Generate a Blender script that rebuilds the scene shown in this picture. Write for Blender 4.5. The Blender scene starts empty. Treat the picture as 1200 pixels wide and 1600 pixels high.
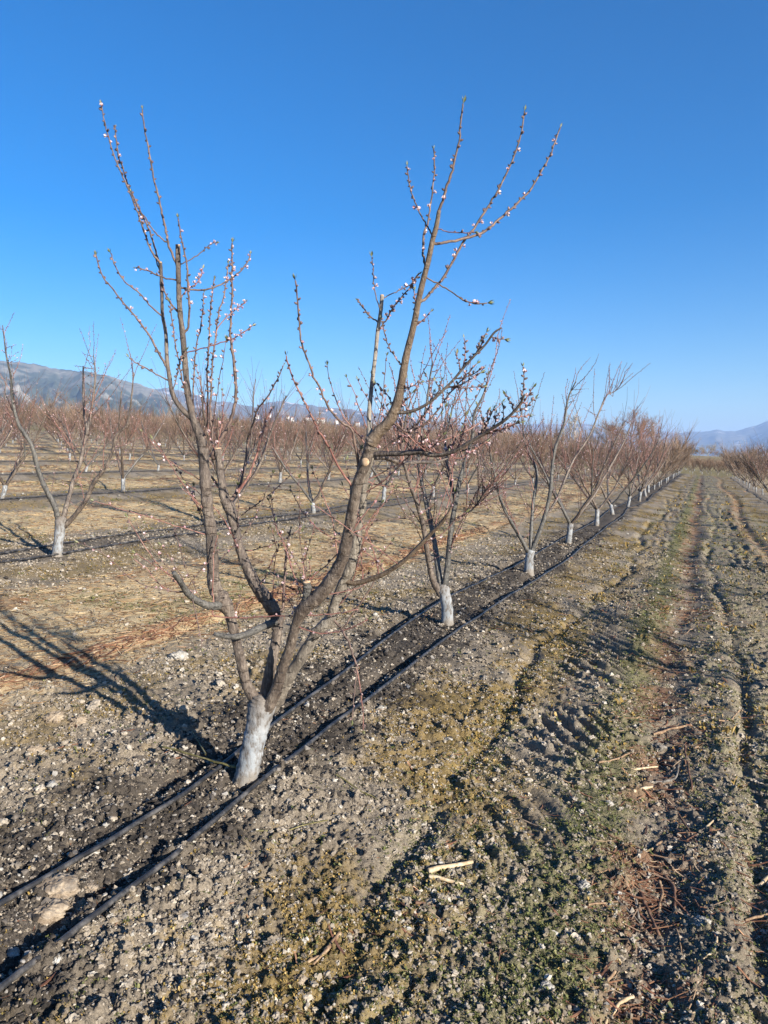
import bpy, math, random
import numpy as np
from mathutils import Vector

random.seed(7)
RNG = np.random.default_rng(11)
scene = bpy.context.scene
COL = scene.collection

# ------------------------------------------------------------------ camera frame
CAM_H = 1.6
PITCH = math.atan(84 / 1200)
CP, SP = math.cos(PITCH), math.sin(PITCH)
PSI = math.atan(500 * CP / 1200)          # direction of the orchard rows, right of the view axis
CS, SN = math.cos(PSI), math.sin(PSI)
SLOPE = 0.065                             # the valley side rises to the left


def ray(px, py):
    u = 800 - py
    return np.array([px - 600.0, 1200 * CP + u * SP, -1200 * SP + u * CP])


def at_depth(px, py, Y):
    """world point seen at a photo pixel when it stands Y metres ahead"""
    r = ray(px, py)
    s = Y / r[1]
    return np.array([r[0] * s, Y, CAM_H + r[2] * s])


def to_row(x, y):
    return x * CS - y * SN, x * SN + y * CS


def from_row(L, t):
    return L * CS + t * SN, -L * SN + t * CS


# ------------------------------------------------------------------ noise
def _hash(ix, iy, seed):
    h = (ix.astype(np.int64) * 374761393 + iy.astype(np.int64) * 668265263 + seed * 144665) & 0xFFFFFFFF
    h = ((h ^ (h >> 13)) * 1274126177) & 0xFFFFFFFF
    h = ((h ^ (h >> 16)) * 2246822519) & 0xFFFFFFFF
    h ^= h >> 15
    return (h & 0xFFFFFF).astype(np.float64) / 16777216.0


def perlin(x, y, seed=0):
    ix = np.floor(x); iy = np.floor(y)
    fx = x - ix; fy = y - iy
    u = fx * fx * fx * (fx * (fx * 6 - 15) + 10)
    v = fy * fy * fy * (fy * (fy * 6 - 15) + 10)

    def g(a, b):
        ang = _hash(ix + a, iy + b, seed) * 2 * math.pi
        return np.cos(ang) * (fx - a) + np.sin(ang) * (fy - b)
    n0 = g(0, 0) * (1 - u) + g(1, 0) * u
    n1 = g(0, 1) * (1 - u) + g(1, 1) * u
    return (n0 * (1 - v) + n1 * v) * 1.5


def fbm(x, y, octv=3, seed=0, gain=0.5):
    r = 0.0; a = 1.0; tot = 0.0
    for i in range(octv):
        r = r + a * perlin(x * 2 ** i + 17.3 * i, y * 2 ** i - 9.1 * i, seed + i)
        tot += a; a *= gain
    return r / tot


def cells(x, y, seed=0):
    """F1 distance and a random number of the nearest cell"""
    ix = np.floor(x); iy = np.floor(y)
    best = np.full(x.shape, 9.0); rid = np.zeros(x.shape)
    for a in (-1, 0, 1):
        for b in (-1, 0, 1):
            px = ix + a + _hash(ix + a, iy + b, seed)
            py = iy + b + _hash(ix + a, iy + b, seed + 5)
            d = (px - x) ** 2 + (py - y) ** 2
            m = d < best
            best = np.where(m, d, best)
            rid = np.where(m, _hash(ix + a, iy + b, seed + 9), rid)
    return np.sqrt(best), rid


def sstep(a, b, v):
    t = np.clip((v - a) / (b - a), 0, 1)
    return t * t * (3 - 2 * t)


def lerp(a, b, w):
    return a + (b - a) * w


# ------------------------------------------------------------------ terrain
ROW_LEFT = [-2.04 - 5.03 * i for i in range(24)]
ROW_RIGHT = [2.5 + 4.6 * i for i in range(8)]
ROWS = np.array(ROW_LEFT + ROW_RIGHT)
ROW_END = 77.0


def row_dist(L):
    d = np.full(L.shape, 99.0)
    for r in ROWS:
        d = np.minimum(d, np.abs(L - r))
    return d


def macro(x, y):
    L, t = to_row(x, y)
    z = np.where(L < 0, -SLOPE * 420 * np.tanh(L / 420), -SLOPE * 60 * np.tanh(L / 60))
    z = z + 2.0 * sstep(112, 150, t) * sstep(-260, -30, L)
    far = sstep(400, 3000, np.hypot(x, y))
    return z * (1 - far) + far * 10.0


def groove(L, c, w):
    return np.exp(-((L - c) / w) ** 2)


def track_lines(t):
    a = -1.03 + 0.11 * np.sin(t * 0.55 + 1.3) + 0.05 * np.sin(t * 1.9)
    b = -0.17 + 0.05 * np.sin(t * 0.8)
    c = 0.20 + 0.10 * np.sin(t * 0.42 - 0.9) + 0.03 * np.sin(t * 2.3)
    d = 1.12 + 0.16 * np.sin(t * 0.22)
    return a, b, c, d


def hose_lines(t):
    return np.interp(t, [0, 2.9, 3.6, 4.7, 7.2, 10, 14], [-2.06, -2.06, -2.12, -2.22, -2.36, -2.28, -2.24]), np.interp(t, [0, 1.5, 2.9, 6.3, 11, 14], [-1.73, -1.75, -1.81, -1.89, -1.80, -1.80])


def height(x, y, sp):
    """ground height; sp = spacing of the samples, finer relief fades where it cannot be drawn"""
    L, t = to_row(x, y)
    z = macro(x, y)
    near = 1 - sstep(60, 120, np.hypot(x, y))
    z = z + near * (0.035 * fbm(x * 0.55, y * 0.55, 3, 3))
    z = z + near * 0.016 * fbm(x * 3.1, y * 3.1, 3, 8)
    a, b, c, d = track_lines(t)
    n = 0.06 * perlin(x * 1.7, y * 1.7, 21)
    brk = 0.6 + 0.4 * sstep(-0.25, 0.25, perlin(t * 0.45, L * 0.2, 71))
    z = z + near * brk * (-0.036 * groove(L + n, a, 0.045) + 0.010 * groove(L + n, a - 0.11, 0.07) + 0.008 * groove(L + n, a + 0.12, 0.07))
    z = z + near * (-0.048 * groove(L + n, b, 0.15))
    z = z + near * brk * (-0.040 * groove(L + n, c, 0.045) + 0.012 * groove(L + n, c - 0.11, 0.07))
    z = z + near * (-0.05 * groove(L + n, d, 0.10) + 0.02 * groove(L + n, d - 0.22, 0.10))
    z = z + near * brk * (-0.045 * groove(L + n, -3.76, 0.06) + 0.012 * groove(L + n, -3.95, 0.10))
    h1, h2 = hose_lines(t)
    gm = 0.15 + 0.85 * sstep(-0.25, 0.3, perlin(t * 0.8, np.round(L * 2.2) * 3.7, 81))
    z = z - near * gm * (0.045 * groove(L + 0.4 * n, h1 - 0.065, 0.05) + 0.050 * groove(L + 0.4 * n, h2 - 0.065, 0.055))
    # tyre lugs pressed into the two wheel tracks
    for c0, w0, sg in ((-0.70, 0.22, 1), (0.66, 0.26, -1)):
        m = sstep(w0 + 0.1, w0 - 0.08, np.abs(L - c0 + 0.05 * perlin(t * 0.7, L, 35))) * np.maximum(sstep(-0.3, 0.25, fbm(x * 0.9, y * 0.9, 2, 31)), sstep(3.0, 3.9, t) * sstep(18.0, 12.0, t) * (0.6 + 0.4 * perlin(x * 3.1, y * 3.1, 37)))
        ph = (t + sg * 1.0 * (L - c0)) / 0.17 + 0.7 * perlin(x * 1.6, y * 1.6, 33)
        z = z + near * m * sstep(0.12, 0.055, sp) * (0.012 + 0.017 * sstep(3.2, 4.6, t)) * np.clip(np.sin(ph * 2 * math.pi) * 1.4, -1, 1)
    # slightly raised beds under the tree rows
    rd = row_dist(L)
    z = z + near * 0.05 * sstep(1.1, 0.2, rd)
    # clods: rounded crumbs of three sizes
    smooth = sstep(0.15, 0.5, fbm(x * 0.8 + 5, y * 0.8, 2, 44)) * 0.7
    interrow = sstep(1.1, 1.7, rd) * np.where(L < -2.0, 0.85, 0.0)
    amp = near * (1 - 0.75 * interrow) * (1 - smooth)
    for sc, h, pr, sd in ((0.12, 0.034, 0.80, 51), (0.046, 0.025, 0.45, 55), (0.020, 0.014, 0.25, 59)):
        keep = sstep(0.75 * sc, 0.3 * sc, sp)
        if np.max(keep) <= 0:
            continue
        wx = x / sc + 0.5 * perlin(x / sc * 1.7, y / sc * 1.7, sd + 1)
        wy = y / sc + 0.5 * perlin(x / sc * 1.7 + 9, y / sc * 1.7, sd + 2)
        f, rid = cells(wx, wy, sd)
        bump = np.clip(1 - (f / 0.58) ** 2, 0, 1) ** 0.7
        z = z + keep * amp * h * bump * np.clip((rid - pr) / (1 - pr), 0, 1) ** 0.6
    keep = sstep(0.02, 0.006, sp)
    z = z + near * keep * 0.005 * fbm(x * 48, y * 48, 2, 77)
    return z


def gz(x, y):
    x = np.atleast_1d(np.asarray(x, float)); y = np.atleast_1d(np.asarray(y, float))
    return height(x, y, np.full(x.shape, 0.05))


def g1(x, y):
    return float(gz(x, y)[0])


def ground_px(px, py):
    """where the view ray of a photo pixel meets the ground"""
    r = ray(px, py)
    s = -CAM_H / (r[2] + SLOPE * (r[0] * CS - r[1] * SN))
    for _ in range(12):
        x, y = r[0] * s, r[1] * s
        zg = g1(x, y)
        zr = CAM_H + r[2] * s
        s *= 1 + 0.8 * (zr - zg) / max(0.3, CAM_H - zg)
    return np.array([r[0] * s, r[1] * s, g1(r[0] * s, r[1] * s)])


# ------------------------------------------------------------------ mesh helpers
class MB:
    def __init__(self):
        self.v = []; self.q = []; self.t = []; self.n = 0
        self.qm = []; self.tm = []; self.mi = 0

    def add(self, v, q=None, t=None):
        v = np.asarray(v, float)
        if q is not None and len(q):
            q = np.asarray(q, np.int64) + self.n
            self.q.append(q); self.qm.append(np.full(len(q), self.mi))
        if t is not None and len(t):
            t = np.asarray(t, np.int64) + self.n
            self.t.append(t); self.tm.append(np.full(len(t), self.mi))
        self.v.append(v); self.n += len(v)

    def arrays(self):
        v = np.concatenate(self.v)
        q = np.concatenate(self.q) if self.q else np.zeros((0, 4), np.int64)
        t = np.concatenate(self.t) if self.t else np.zeros((0, 3), np.int64)
        qm = np.concatenate(self.qm) if self.qm else np.zeros(0)
        tm = np.concatenate(self.tm) if self.tm else np.zeros(0)
        return v, q, t, qm, tm

    def mesh(self, name, mats, smooth=True):
        v, q, t, qm, tm = self.arrays()
        return raw_mesh(name, v, q, t, mats, smooth, np.concatenate([qm, tm]))

    def build(self, name, mats, parent=None, smooth=True):
        return link(name, self.mesh(name, mats, smooth), parent)


def raw_mesh(name, v, q, t, mats, smooth=True, mi=None):
    me = bpy.data.meshes.new(name)
    me.vertices.add(len(v)); me.vertices.foreach_set('co', np.asarray(v, np.float32).ravel())
    nq, nt = len(q), len(t)
    me.loops.add(nq * 4 + nt * 3)
    me.loops.foreach_set('vertex_index', np.concatenate([q.ravel(), t.ravel()]).astype(np.int32))
    me.polygons.add(nq + nt)
    st = np.concatenate([np.arange(nq) * 4, nq * 4 + np.arange(nt) * 3]).astype(np.int32)
    me.polygons.foreach_set('loop_start', st)
    for m in (mats if isinstance(mats, (list, tuple)) else [mats]):
        me.materials.append(m)
    if mi is not None and np.any(mi):
        me.polygons.foreach_set('material_index', mi.astype(np.int32))
    me.polygons.foreach_set('use_smooth', np.full(nq + nt, smooth))
    me.update(calc_edges=True)
    return me


def link(name, me, parent=None, loc=None):
    o = bpy.data.objects.new(name, me); COL.objects.link(o)
    if parent is not None:
        o.parent = parent
    if loc is not None:
        o.location = loc
    return o


def tag(o, label=None, cat=None, group=None, kind=None):
    if label: o['label'] = label
    if cat: o['category'] = cat
    if group: o['group'] = group
    if kind: o['kind'] = kind
    return o


def empty(name, loc, rz=0.0):
    o = bpy.data.objects.new(name, None); COL.objects.link(o)
    o.location = loc; o.rotation_euler = (0, 0, rz); o.empty_display_size = 0.2
    return o


def copy_tree(root):
    c = root.copy(); COL.objects.link(c)
    for ch in root.children:
        d = ch.copy(); COL.objects.link(d); d.parent = c
        for g in ch.children:
            e = g.copy(); COL.objects.link(e); e.parent = d
    return c


def smooth_line(p, k=4):
    """Catmull-Rom through rows of p (position columns and any other columns)"""
    p = np.asarray(p, float)
    if len(p) < 3 or k < 2:
        return p
    e = np.vstack([2 * p[0] - p[1], p, 2 * p[-1] - p[-2]])
    out = []
    for i in range(1, len(e) - 2):
        a, b, c, d = e[i - 1], e[i], e[i + 1], e[i + 2]
        for j in range(k):
            u = j / k
            out.append(0.5 * (2 * b + (c - a) * u + (2 * a - 5 * b + 4 * c - d) * u * u + (3 * b - a - 3 * c + d) * u ** 3))
    out.append(p[-1])
    return np.array(out)


def tube(mb, pts, rad, n=6, knob=0.0, cap=True, seed=0):
    pts = np.asarray(pts, float); rad = np.asarray(rad, float)
    m = len(pts)
    tg = np.gradient(pts, axis=0)
    tg /= np.linalg.norm(tg, axis=1)[:, None] + 1e-9
    up = np.array([0.31, 0.95, 0.05]) if abs(tg[0][1]) < 0.9 else np.array([1.0, 0.1, 0.0])
    nv = np.cross(tg[0], up); nv /= np.linalg.norm(nv)
    N = np.empty((m, 3)); N[0] = nv
    for i in range(1, m):
        nv = nv - tg[i] * np.dot(nv, tg[i])
        nv /= np.linalg.norm(nv) + 1e-9
        N[i] = nv
    B = np.cross(tg, N)
    ang = np.arange(n) * 2 * math.pi / n
    r = rad[:, None] * np.ones(n)[None]
    if knob:
        rs = np.random.default_rng(seed + 1)
        base = rs.normal(0, 1, (m, n)); base = (base + np.roll(base, 1, 1) + np.roll(base, 1, 0)) / 1.7
        ring = rs.normal(0, 1, (m, 1))
        r = r * (1 + knob * (0.6 * base + 0.6 * ring))
    v = pts[:, None, :] + r[:, :, None] * (np.cos(ang)[None, :, None] * N[:, None, :] + np.sin(ang)[None, :, None] * B[:, None, :])
    v = v.reshape(-1, 3)
    i = np.arange(m - 1)[:, None] * n; j = np.arange(n)[None]
    a = i + j; b = i + (j + 1) % n
    q = np.stack([a, b, b + n, a + n], -1).reshape(-1, 4)
    t = None
    if cap:
        v = np.vstack([v, pts[-1] + tg[-1] * rad[-1] * 0.25])
        k = (m - 1) * n
        jj = np.arange(n)
        t = np.stack([k + jj, k + (jj + 1) % n, np.full(n, m * n)], -1)
    mb.add(v, q, t)


def ico(sub):
    f = (1 + 5 ** 0.5) / 2
    v = [(-1, f, 0), (1, f, 0), (-1, -f, 0), (1, -f, 0), (0, -1, f), (0, 1, f), (0, -1, -f), (0, 1, -f), (f, 0, -1), (f, 0, 1), (-f, 0, -1), (-f, 0, 1)]
    t = [(0, 11, 5), (0, 5, 1), (0, 1, 7), (0, 7, 10), (0, 10, 11), (1, 5, 9), (5, 11, 4), (11, 10, 2), (10, 7, 6), (7, 1, 8), (3, 9, 4), (3, 4, 2), (3, 2, 6), (3, 6, 8), (3, 8, 9), (4, 9, 5), (2, 4, 11), (6, 2, 10), (8, 6, 7), (9, 8, 1)]
    v = [np.array(p) / np.linalg.norm(p) for p in v]
    for _ in range(sub):
        mid = {}; nt = []

        def m(a, b):
            k = (min(a, b), max(a, b))
            if k not in mid:
                p = v[a] + v[b]; v.append(p / np.linalg.norm(p)); mid[k] = len(v) - 1
            return mid[k]
        for a, b, c in t:
            x, y, z = m(a, b), m(b, c), m(c, a)
            nt += [(a, x, z), (b, y, x), (c, z, y), (x, y, z)]
        t = nt
    return np.array(v), np.array(t)


ICO0, ICO1, ICO2, ICO3, ICO4 = ico(0), ico(1), ico(2), ico(3), ico(4)


def frame_of(d):
    d = d / (np.linalg.norm(d) + 1e-9)
    a = np.array([0, 0, 1.0]) if abs(d[2]) < 0.9 else np.array([1.0, 0, 0])
    x = np.cross(a, d); x /= np.linalg.norm(x)
    return x, np.cross(d, x), d


def bud(mb, p, d, ln, w, sub=0):
    x, y, z = frame_of(d)
    V, T = (ICO0, ICO1)[sub]
    prof = 1 - 0.35 * V[:, 2:3]
    v = p + (V[:, 0:1] * x + V[:, 1:2] * y) * w * prof + (V[:, 2:3] + 0.8) * z * ln
    mb.add(v, None, T)


def blossom(mb, p, d, s):
    """half-open flower: dark calyx cone under five cupped petals"""
    x, y, z = frame_of(d)
    mb.mi = 1
    bud(mb, p, d, s * 0.35, s * 0.28)
    mb.mi = 0
    for k in range(5):
        a = k * 2 * math.pi / 5 + 0.3 * (k % 2)
        c = x * math.cos(a) + y * math.sin(a); e = -x * math.sin(a) + y * math.cos(a)
        b0 = p + z * s * 0.5
        pts = [b0 + c * s * 0.08, b0 + c * s * 0.62 + e * s * 0.42 + z * s * 0.45, b0 + c * s * 0.55 + z * s * 1.05, b0 + c * s * 0.62 - e * s * 0.42 + z * s * 0.45]
        mb.add(pts, [(0, 1, 2, 3)])
    V, T = ICO0
    mb.add(p + z * s * 0.95 + V * s * 0.34, None, T)


# ------------------------------------------------------------------ materials
def mat(name, build):
    m = bpy.data.materials.new(name); m.use_nodes = True
    nt = m.node_tree; N = nt.nodes; Lk = nt.links
    bs = N['Principled BSDF']
    bs.inputs['Specular IOR Level'].default_value = 0.25
    build(nt, N, Lk, bs)
    return m


def nnode(N, typ, **kw):
    n = N.new(typ)
    for k, v in kw.items():
        setattr(n, k, v)
    return n


def ramp(N, stops):
    r = N.new('ShaderNodeValToRGB')
    while len(r.color_ramp.elements) < len(stops):
        r.color_ramp.elements.new(0.5)
    for e, (p, c) in zip(r.color_ramp.elements, stops):
        e.position = p; e.color = (*c, 1)
    return r


def noisy(name, c0, c1, c2, scale=20, detail=6, stretch=(1, 1, 1), rough=0.85, bump=0.3, bdist=0.004, island=0.0, spec=0.25, bscale=None):
    def b(nt, N, Lk, bs):
        tc = N.new('ShaderNodeTexCoord'); mp = N.new('ShaderNodeMapping')
        mp.inputs['Scale'].default_value = stretch
        Lk.new(tc.outputs['Object'], mp.inputs['Vector'])
        no = nnode(N, 'ShaderNodeTexNoise'); no.inputs['Scale'].default_value = scale; no.inputs['Detail'].default_value = detail
        no.inputs['Roughness'].default_value = 0.65
        Lk.new(mp.outputs[0], no.inputs['Vector'])
        r = ramp(N, [(0.36, c0), (0.5, c1), (0.63, c2)])
        Lk.new(no.outputs['Fac'], r.inputs['Fac'])
        out = r.outputs['Color']
        if island:
            ge = N.new('ShaderNodeNewGeometry'); hs = N.new('ShaderNodeHueSaturation')
            mr = N.new('ShaderNodeMapRange'); mr.inputs['To Min'].default_value = 1 - island; mr.inputs['To Max'].default_value = 1 + island
            Lk.new(ge.outputs['Random Per Island'], mr.inputs['Value'])
            Lk.new(mr.outputs[0], hs.inputs['Value']); Lk.new(out, hs.inputs['Color']); out = hs.outputs['Color']
        Lk.new(out, bs.inputs['Base Color'])
        bs.inputs['Roughness'].default_value = rough
        bs.inputs['Specular IOR Level'].default_value = spec
        if bump:
            bn = nnode(N, 'ShaderNodeTexNoise'); bn.inputs['Scale'].default_value = bscale or scale * 1.7; bn.inputs['Detail'].default_value = 5
            Lk.new(mp.outputs[0], bn.inputs['Vector'])
            bp = N.new('ShaderNodeBump'); bp.inputs['Strength'].default_value = bump; bp.inputs['Distance'].default_value = bdist
            Lk.new(bn.outputs['Fac'], bp.inputs['Height']); Lk.new(bp.outputs[0], bs.inputs['Normal'])
    return mat(name, b)


def island_ramp(name, stops, rough=0.8, trans=0.0, spec=0.2):
    def b(nt, N, Lk, bs):
        ge = N.new('ShaderNodeNewGeometry'); r = ramp(N, stops)
        Lk.new(ge.outputs['Random Per Island'], r.inputs['Fac'])
        no = nnode(N, 'ShaderNodeTexNoise'); no.inputs['Scale'].default_value = 60; no.inputs['Detail'].default_value = 4
        tc = N.new('ShaderNodeTexCoord'); Lk.new(tc.outputs['Object'], no.inputs['Vector'])
        mr = N.new('ShaderNodeMapRange'); mr.inputs['From Min'].default_value = 0.3; mr.inputs['From Max'].default_value = 0.7
        mr.inputs['To Min'].default_value = 0.7; mr.inputs['To Max'].default_value = 1.25
        Lk.new(no.outputs['Fac'], mr.inputs['Value'])
        hs = N.new('ShaderNodeHueSaturation'); Lk.new(mr.outputs[0], hs.inputs['Value']); Lk.new(r.outputs['Color'], hs.inputs['Color'])
        Lk.new(hs.outputs['Color'], bs.inputs['Base Color'])
        bs.inputs['Roughness'].default_value = rough; bs.inputs['Specular IOR Level'].default_value = spec
        if trans:
            bs.inputs['Transmission Weight'].default_value = 0
            bs.inputs['Subsurface Weight'].default_value = trans
            bs.inputs['Subsurface Radius'].default_value = (0.003, 0.003, 0.002)
    return mat(name, b)


M = {}


def bark(name, c0, c1, c2, dark=0.55):
    """broad tone patches, fine grain, dark ring bands and lenticels across the limb"""
    def b(nt, N, Lk, bs):
        tc = N.new('ShaderNodeTexCoord')

        def noise(scale, st, det, rough=0.65):
            mp = N.new('ShaderNodeMapping'); mp.inputs['Scale'].default_value = st
            Lk.new(tc.outputs['Object'], mp.inputs['Vector'])
            n = nnode(N, 'ShaderNodeTexNoise'); n.inputs['Scale'].default_value = scale; n.inputs['Detail'].default_value = det; n.inputs['Roughness'].default_value = rough
            Lk.new(mp.outputs[0], n.inputs['Vector']); return n
        n1 = noise(13, (1, 1, 0.35), 4); n2 = noise(85, (1, 1, 0.35), 6, 0.75); n3 = noise(30, (0.5, 0.5, 2.6), 3); n4 = noise(55, (1, 1, 0.12), 3)
        ad = nnode(N, 'ShaderNodeMath', operation='ADD'); Lk.new(n1.outputs['Fac'], ad.inputs[0]); Lk.new(n2.outputs['Fac'], ad.inputs[1])
        ha = nnode(N, 'ShaderNodeMath', operation='MULTIPLY'); ha.inputs[1].default_value = 0.5; Lk.new(ad.outputs[0], ha.inputs[0])
        r = ramp(N, [(0.38, c0), (0.5, c1), (0.61, c2)]); Lk.new(ha.outputs[0], r.inputs['Fac'])
        m = N.new('ShaderNodeMapRange'); m.inputs['From Min'].default_value = 0.60; m.inputs['From Max'].default_value = 0.68; m.inputs['To Max'].default_value = dark
        Lk.new(n3.outputs['Fac'], m.inputs['Value'])
        mx = nnode(N, 'ShaderNodeMix', data_type='RGBA'); Lk.new(m.outputs[0], mx.inputs['Factor']); Lk.new(r.outputs['Color'], mx.inputs['A'])
        mx.inputs['B'].default_value = (c0[0] * 0.5, c0[1] * 0.5, c0[2] * 0.5, 1)
        m4 = N.new('ShaderNodeMapRange'); m4.inputs['From Min'].default_value = 0.60; m4.inputs['From Max'].default_value = 0.66; m4.inputs['To Max'].default_value = 0.6
        Lk.new(n4.outputs['Fac'], m4.inputs['Value'])
        mx2 = nnode(N, 'ShaderNodeMix', data_type='RGBA'); Lk.new(m4.outputs[0], mx2.inputs['Factor']); Lk.new(mx.outputs['Result'], mx2.inputs['A'])
        mx2.inputs['B'].default_value = (min(1, c2[0] * 1.25), min(1, c2[1] * 1.25), min(1, c2[2] * 1.25), 1)
        Lk.new(mx2.outputs['Result'], bs.inputs['Base Color']); bs.inputs['Roughness'].default_value = 0.50; bs.inputs['Specular IOR Level'].default_value = 0.55
        hb = nnode(N, 'ShaderNodeMath', operation='SUBTRACT'); Lk.new(ad.outputs[0], hb.inputs[0]); Lk.new(m.outputs[0], hb.inputs[1])
        bp = N.new('ShaderNodeBump'); bp.inputs['Strength'].default_value = 1.0; bp.inputs['Distance'].default_value = 0.009
        Lk.new(hb.outputs[0], bp.inputs['Height']); Lk.new(bp.outputs[0], bs.inputs['Normal'])
    return mat(name, b)


M['bark'] = bark('old_bark', (0.030, 0.022, 0.018), (0.090, 0.068, 0.052), (0.20, 0.162, 0.125))
M['bark_grey'] = bark('grey_bark', (0.030, 0.028, 0.025), (0.072, 0.068, 0.060), (0.14, 0.132, 0.115), 0.5)
M['bark_tan'] = bark('young_bark', (0.066, 0.045, 0.029), (0.118, 0.083, 0.053), (0.18, 0.132, 0.087), 0.35)
M['bark_pale'] = bark('pale_bark', (0.06, 0.05, 0.041), (0.17, 0.145, 0.115), (0.28, 0.248, 0.20), 0.6)
M['twig'] = noisy('twig_bark', (0.055, 0.038, 0.032), (0.10, 0.068, 0.055), (0.16, 0.115, 0.09), 30, 4, rough=0.6, bump=0, island=0.25)
M['twig_red'] = noisy('red_twig_bark', (0.11, 0.050, 0.042), (0.18, 0.085, 0.068), (0.26, 0.145, 0.115), 14, 3, rough=0.55, bump=0, island=0.3)
M['bud'] = noisy('bud_scales', (0.05, 0.035, 0.035), (0.11, 0.075, 0.07), (0.22, 0.15, 0.14), 60, 3, rough=0.8, bump=0, island=0.4)
M['calyx'] = noisy('calyx', (0.10, 0.03, 0.03), (0.16, 0.05, 0.05), (0.22, 0.09, 0.07), 60, 2, rough=0.8, bump=0)
M['petal'] = island_ramp('petal', [(0.0, (0.38, 0.20, 0.22)), (0.45, (0.50, 0.36, 0.37)), (1.0, (0.58, 0.51, 0.50))], 0.7, 0.15)
M['tip'] = noisy('young_leaf', (0.07, 0.085, 0.03), (0.13, 0.14, 0.06), (0.20, 0.20, 0.12), 40, 2, rough=0.6, bump=0)
M['cut'] = noisy('cut_wood', (0.26, 0.17, 0.10), (0.36, 0.26, 0.165), (0.42, 0.32, 0.22), 90, 3, rough=0.8, bump=0)
M['far_crown'] = noisy('far_twigs', (0.10, 0.064, 0.044), (0.175, 0.117, 0.079), (0.26, 0.182, 0.125), 2.0, 3, rough=0.7, bump=0, island=0.35)


def whitewash(nt, N, Lk, bs):
    tc = N.new('ShaderNodeTexCoord'); mp = N.new('ShaderNodeMapping'); mp.inputs['Scale'].default_value = (1, 1, 0.4)
    Lk.new(tc.outputs['Object'], mp.inputs['Vector'])
    n1 = nnode(N, 'ShaderNodeTexNoise'); n1.inputs['Scale'].default_value = 38; n1.inputs['Detail'].default_value = 8; n1.inputs['Roughness'].default_value = 0.7
    Lk.new(mp.outputs[0], n1.inputs['Vector'])
    n2 = nnode(N, 'ShaderNodeTexNoise'); n2.inputs['Scale'].default_value = 9; n2.inputs['Detail'].default_value = 4
    Lk.new(tc.outputs['Object'], n2.inputs['Vector'])
    sep = N.new('ShaderNodeSeparateXYZ'); Lk.new(tc.outputs['Object'], sep.inputs[0])
    hz = nnode(N, 'ShaderNodeMath', operation='MULTIPLY_ADD'); hz.inputs[1].default_value = -0.25; hz.inputs[2].default_value = 0.50
    Lk.new(n2.outputs['Fac'], hz.inputs[0])                      # edge height of the paint wanders
    oi = N.new('ShaderNodeObjectInfo')
    hr = nnode(N, 'ShaderNodeMath', operation='MULTIPLY_ADD'); hr.inputs[1].default_value = 0.16; Lk.new(oi.outputs['Random'], hr.inputs[0])
    hz2 = nnode(N, 'ShaderNodeMath', operation='ADD'); hz2.inputs[1].default_value = -0.08; Lk.new(hz.outputs[0], hz2.inputs[0]); Lk.new(hz2.outputs[0], hr.inputs[2])
    df = nnode(N, 'ShaderNodeMath', operation='SUBTRACT'); Lk.new(hr.outputs[0], df.inputs[0]); Lk.new(sep.outputs['Z'], df.inputs[1])
    mr = N.new('ShaderNodeMapRange'); mr.inputs['From Min'].default_value = -0.07; mr.inputs['From Max'].default_value = 0.10
    Lk.new(df.outputs[0], mr.inputs['Value'])
    ck = N.new('ShaderNodeMapRange'); ck.inputs['From Min'].default_value = 0.39; ck.inputs['From Max'].default_value = 0.54
    Lk.new(n1.outputs['Fac'], ck.inputs['Value'])
    mu = nnode(N, 'ShaderNodeMath', operation='MULTIPLY'); Lk.new(mr.outputs[0], mu.inputs[0]); Lk.new(ck.outputs[0], mu.inputs[1])
    br = ramp(N, [(0.3, (0.06, 0.05, 0.042)), (0.7, (0.20, 0.17, 0.14))]); Lk.new(n1.outputs['Fac'], br.inputs['Fac'])
    wr = ramp(N, [(0.35, (0.17, 0.186, 0.198)), (0.65, (0.31, 0.327, 0.336))]); Lk.new(n2.outputs['Fac'], wr.inputs['Fac'])
    mx = nnode(N, 'ShaderNodeMix', data_type='RGBA'); Lk.new(mu.outputs[0], mx.inputs['Factor']); Lk.new(br.outputs[0], mx.inputs['A']); Lk.new(wr.outputs[0], mx.inputs['B'])
    mud = nnode(N, 'ShaderNodeMath', operation='MULTIPLY_ADD'); mud.inputs[1].default_value = 0.30; mud.inputs[2].default_value = -0.09; Lk.new(n2.outputs['Fac'], mud.inputs[0])
    md = nnode(N, 'ShaderNodeMath', operation='SUBTRACT'); Lk.new(mud.outputs[0], md.inputs[0]); Lk.new(sep.outputs['Z'], md.inputs[1])
    mm = N.new('ShaderNodeMapRange'); mm.inputs['From Min'].default_value = -0.03; mm.inputs['From Max'].default_value = 0.05; mm.inputs['To Max'].default_value = 0.7; Lk.new(md.outputs[0], mm.inputs['Value'])
    m3 = nnode(N, 'ShaderNodeMix', data_type='RGBA'); m3.inputs['B'].default_value = (0.15, 0.12, 0.085, 1); Lk.new(mm.outputs[0], m3.inputs['Factor']); Lk.new(mx.outputs['Result'], m3.inputs['A'])
    Lk.new(m3.outputs['Result'], bs.inputs['Base Color']); bs.inputs['Roughness'].default_value = 0.9
    bp = N.new('ShaderNodeBump'); bp.inputs['Strength'].default_value = 0.8; bp.inputs['Distance'].default_value = 0.006
    Lk.new(n1.outputs['Fac'], bp.inputs['Height']); Lk.new(bp.outputs[0], bs.inputs['Normal'])


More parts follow.
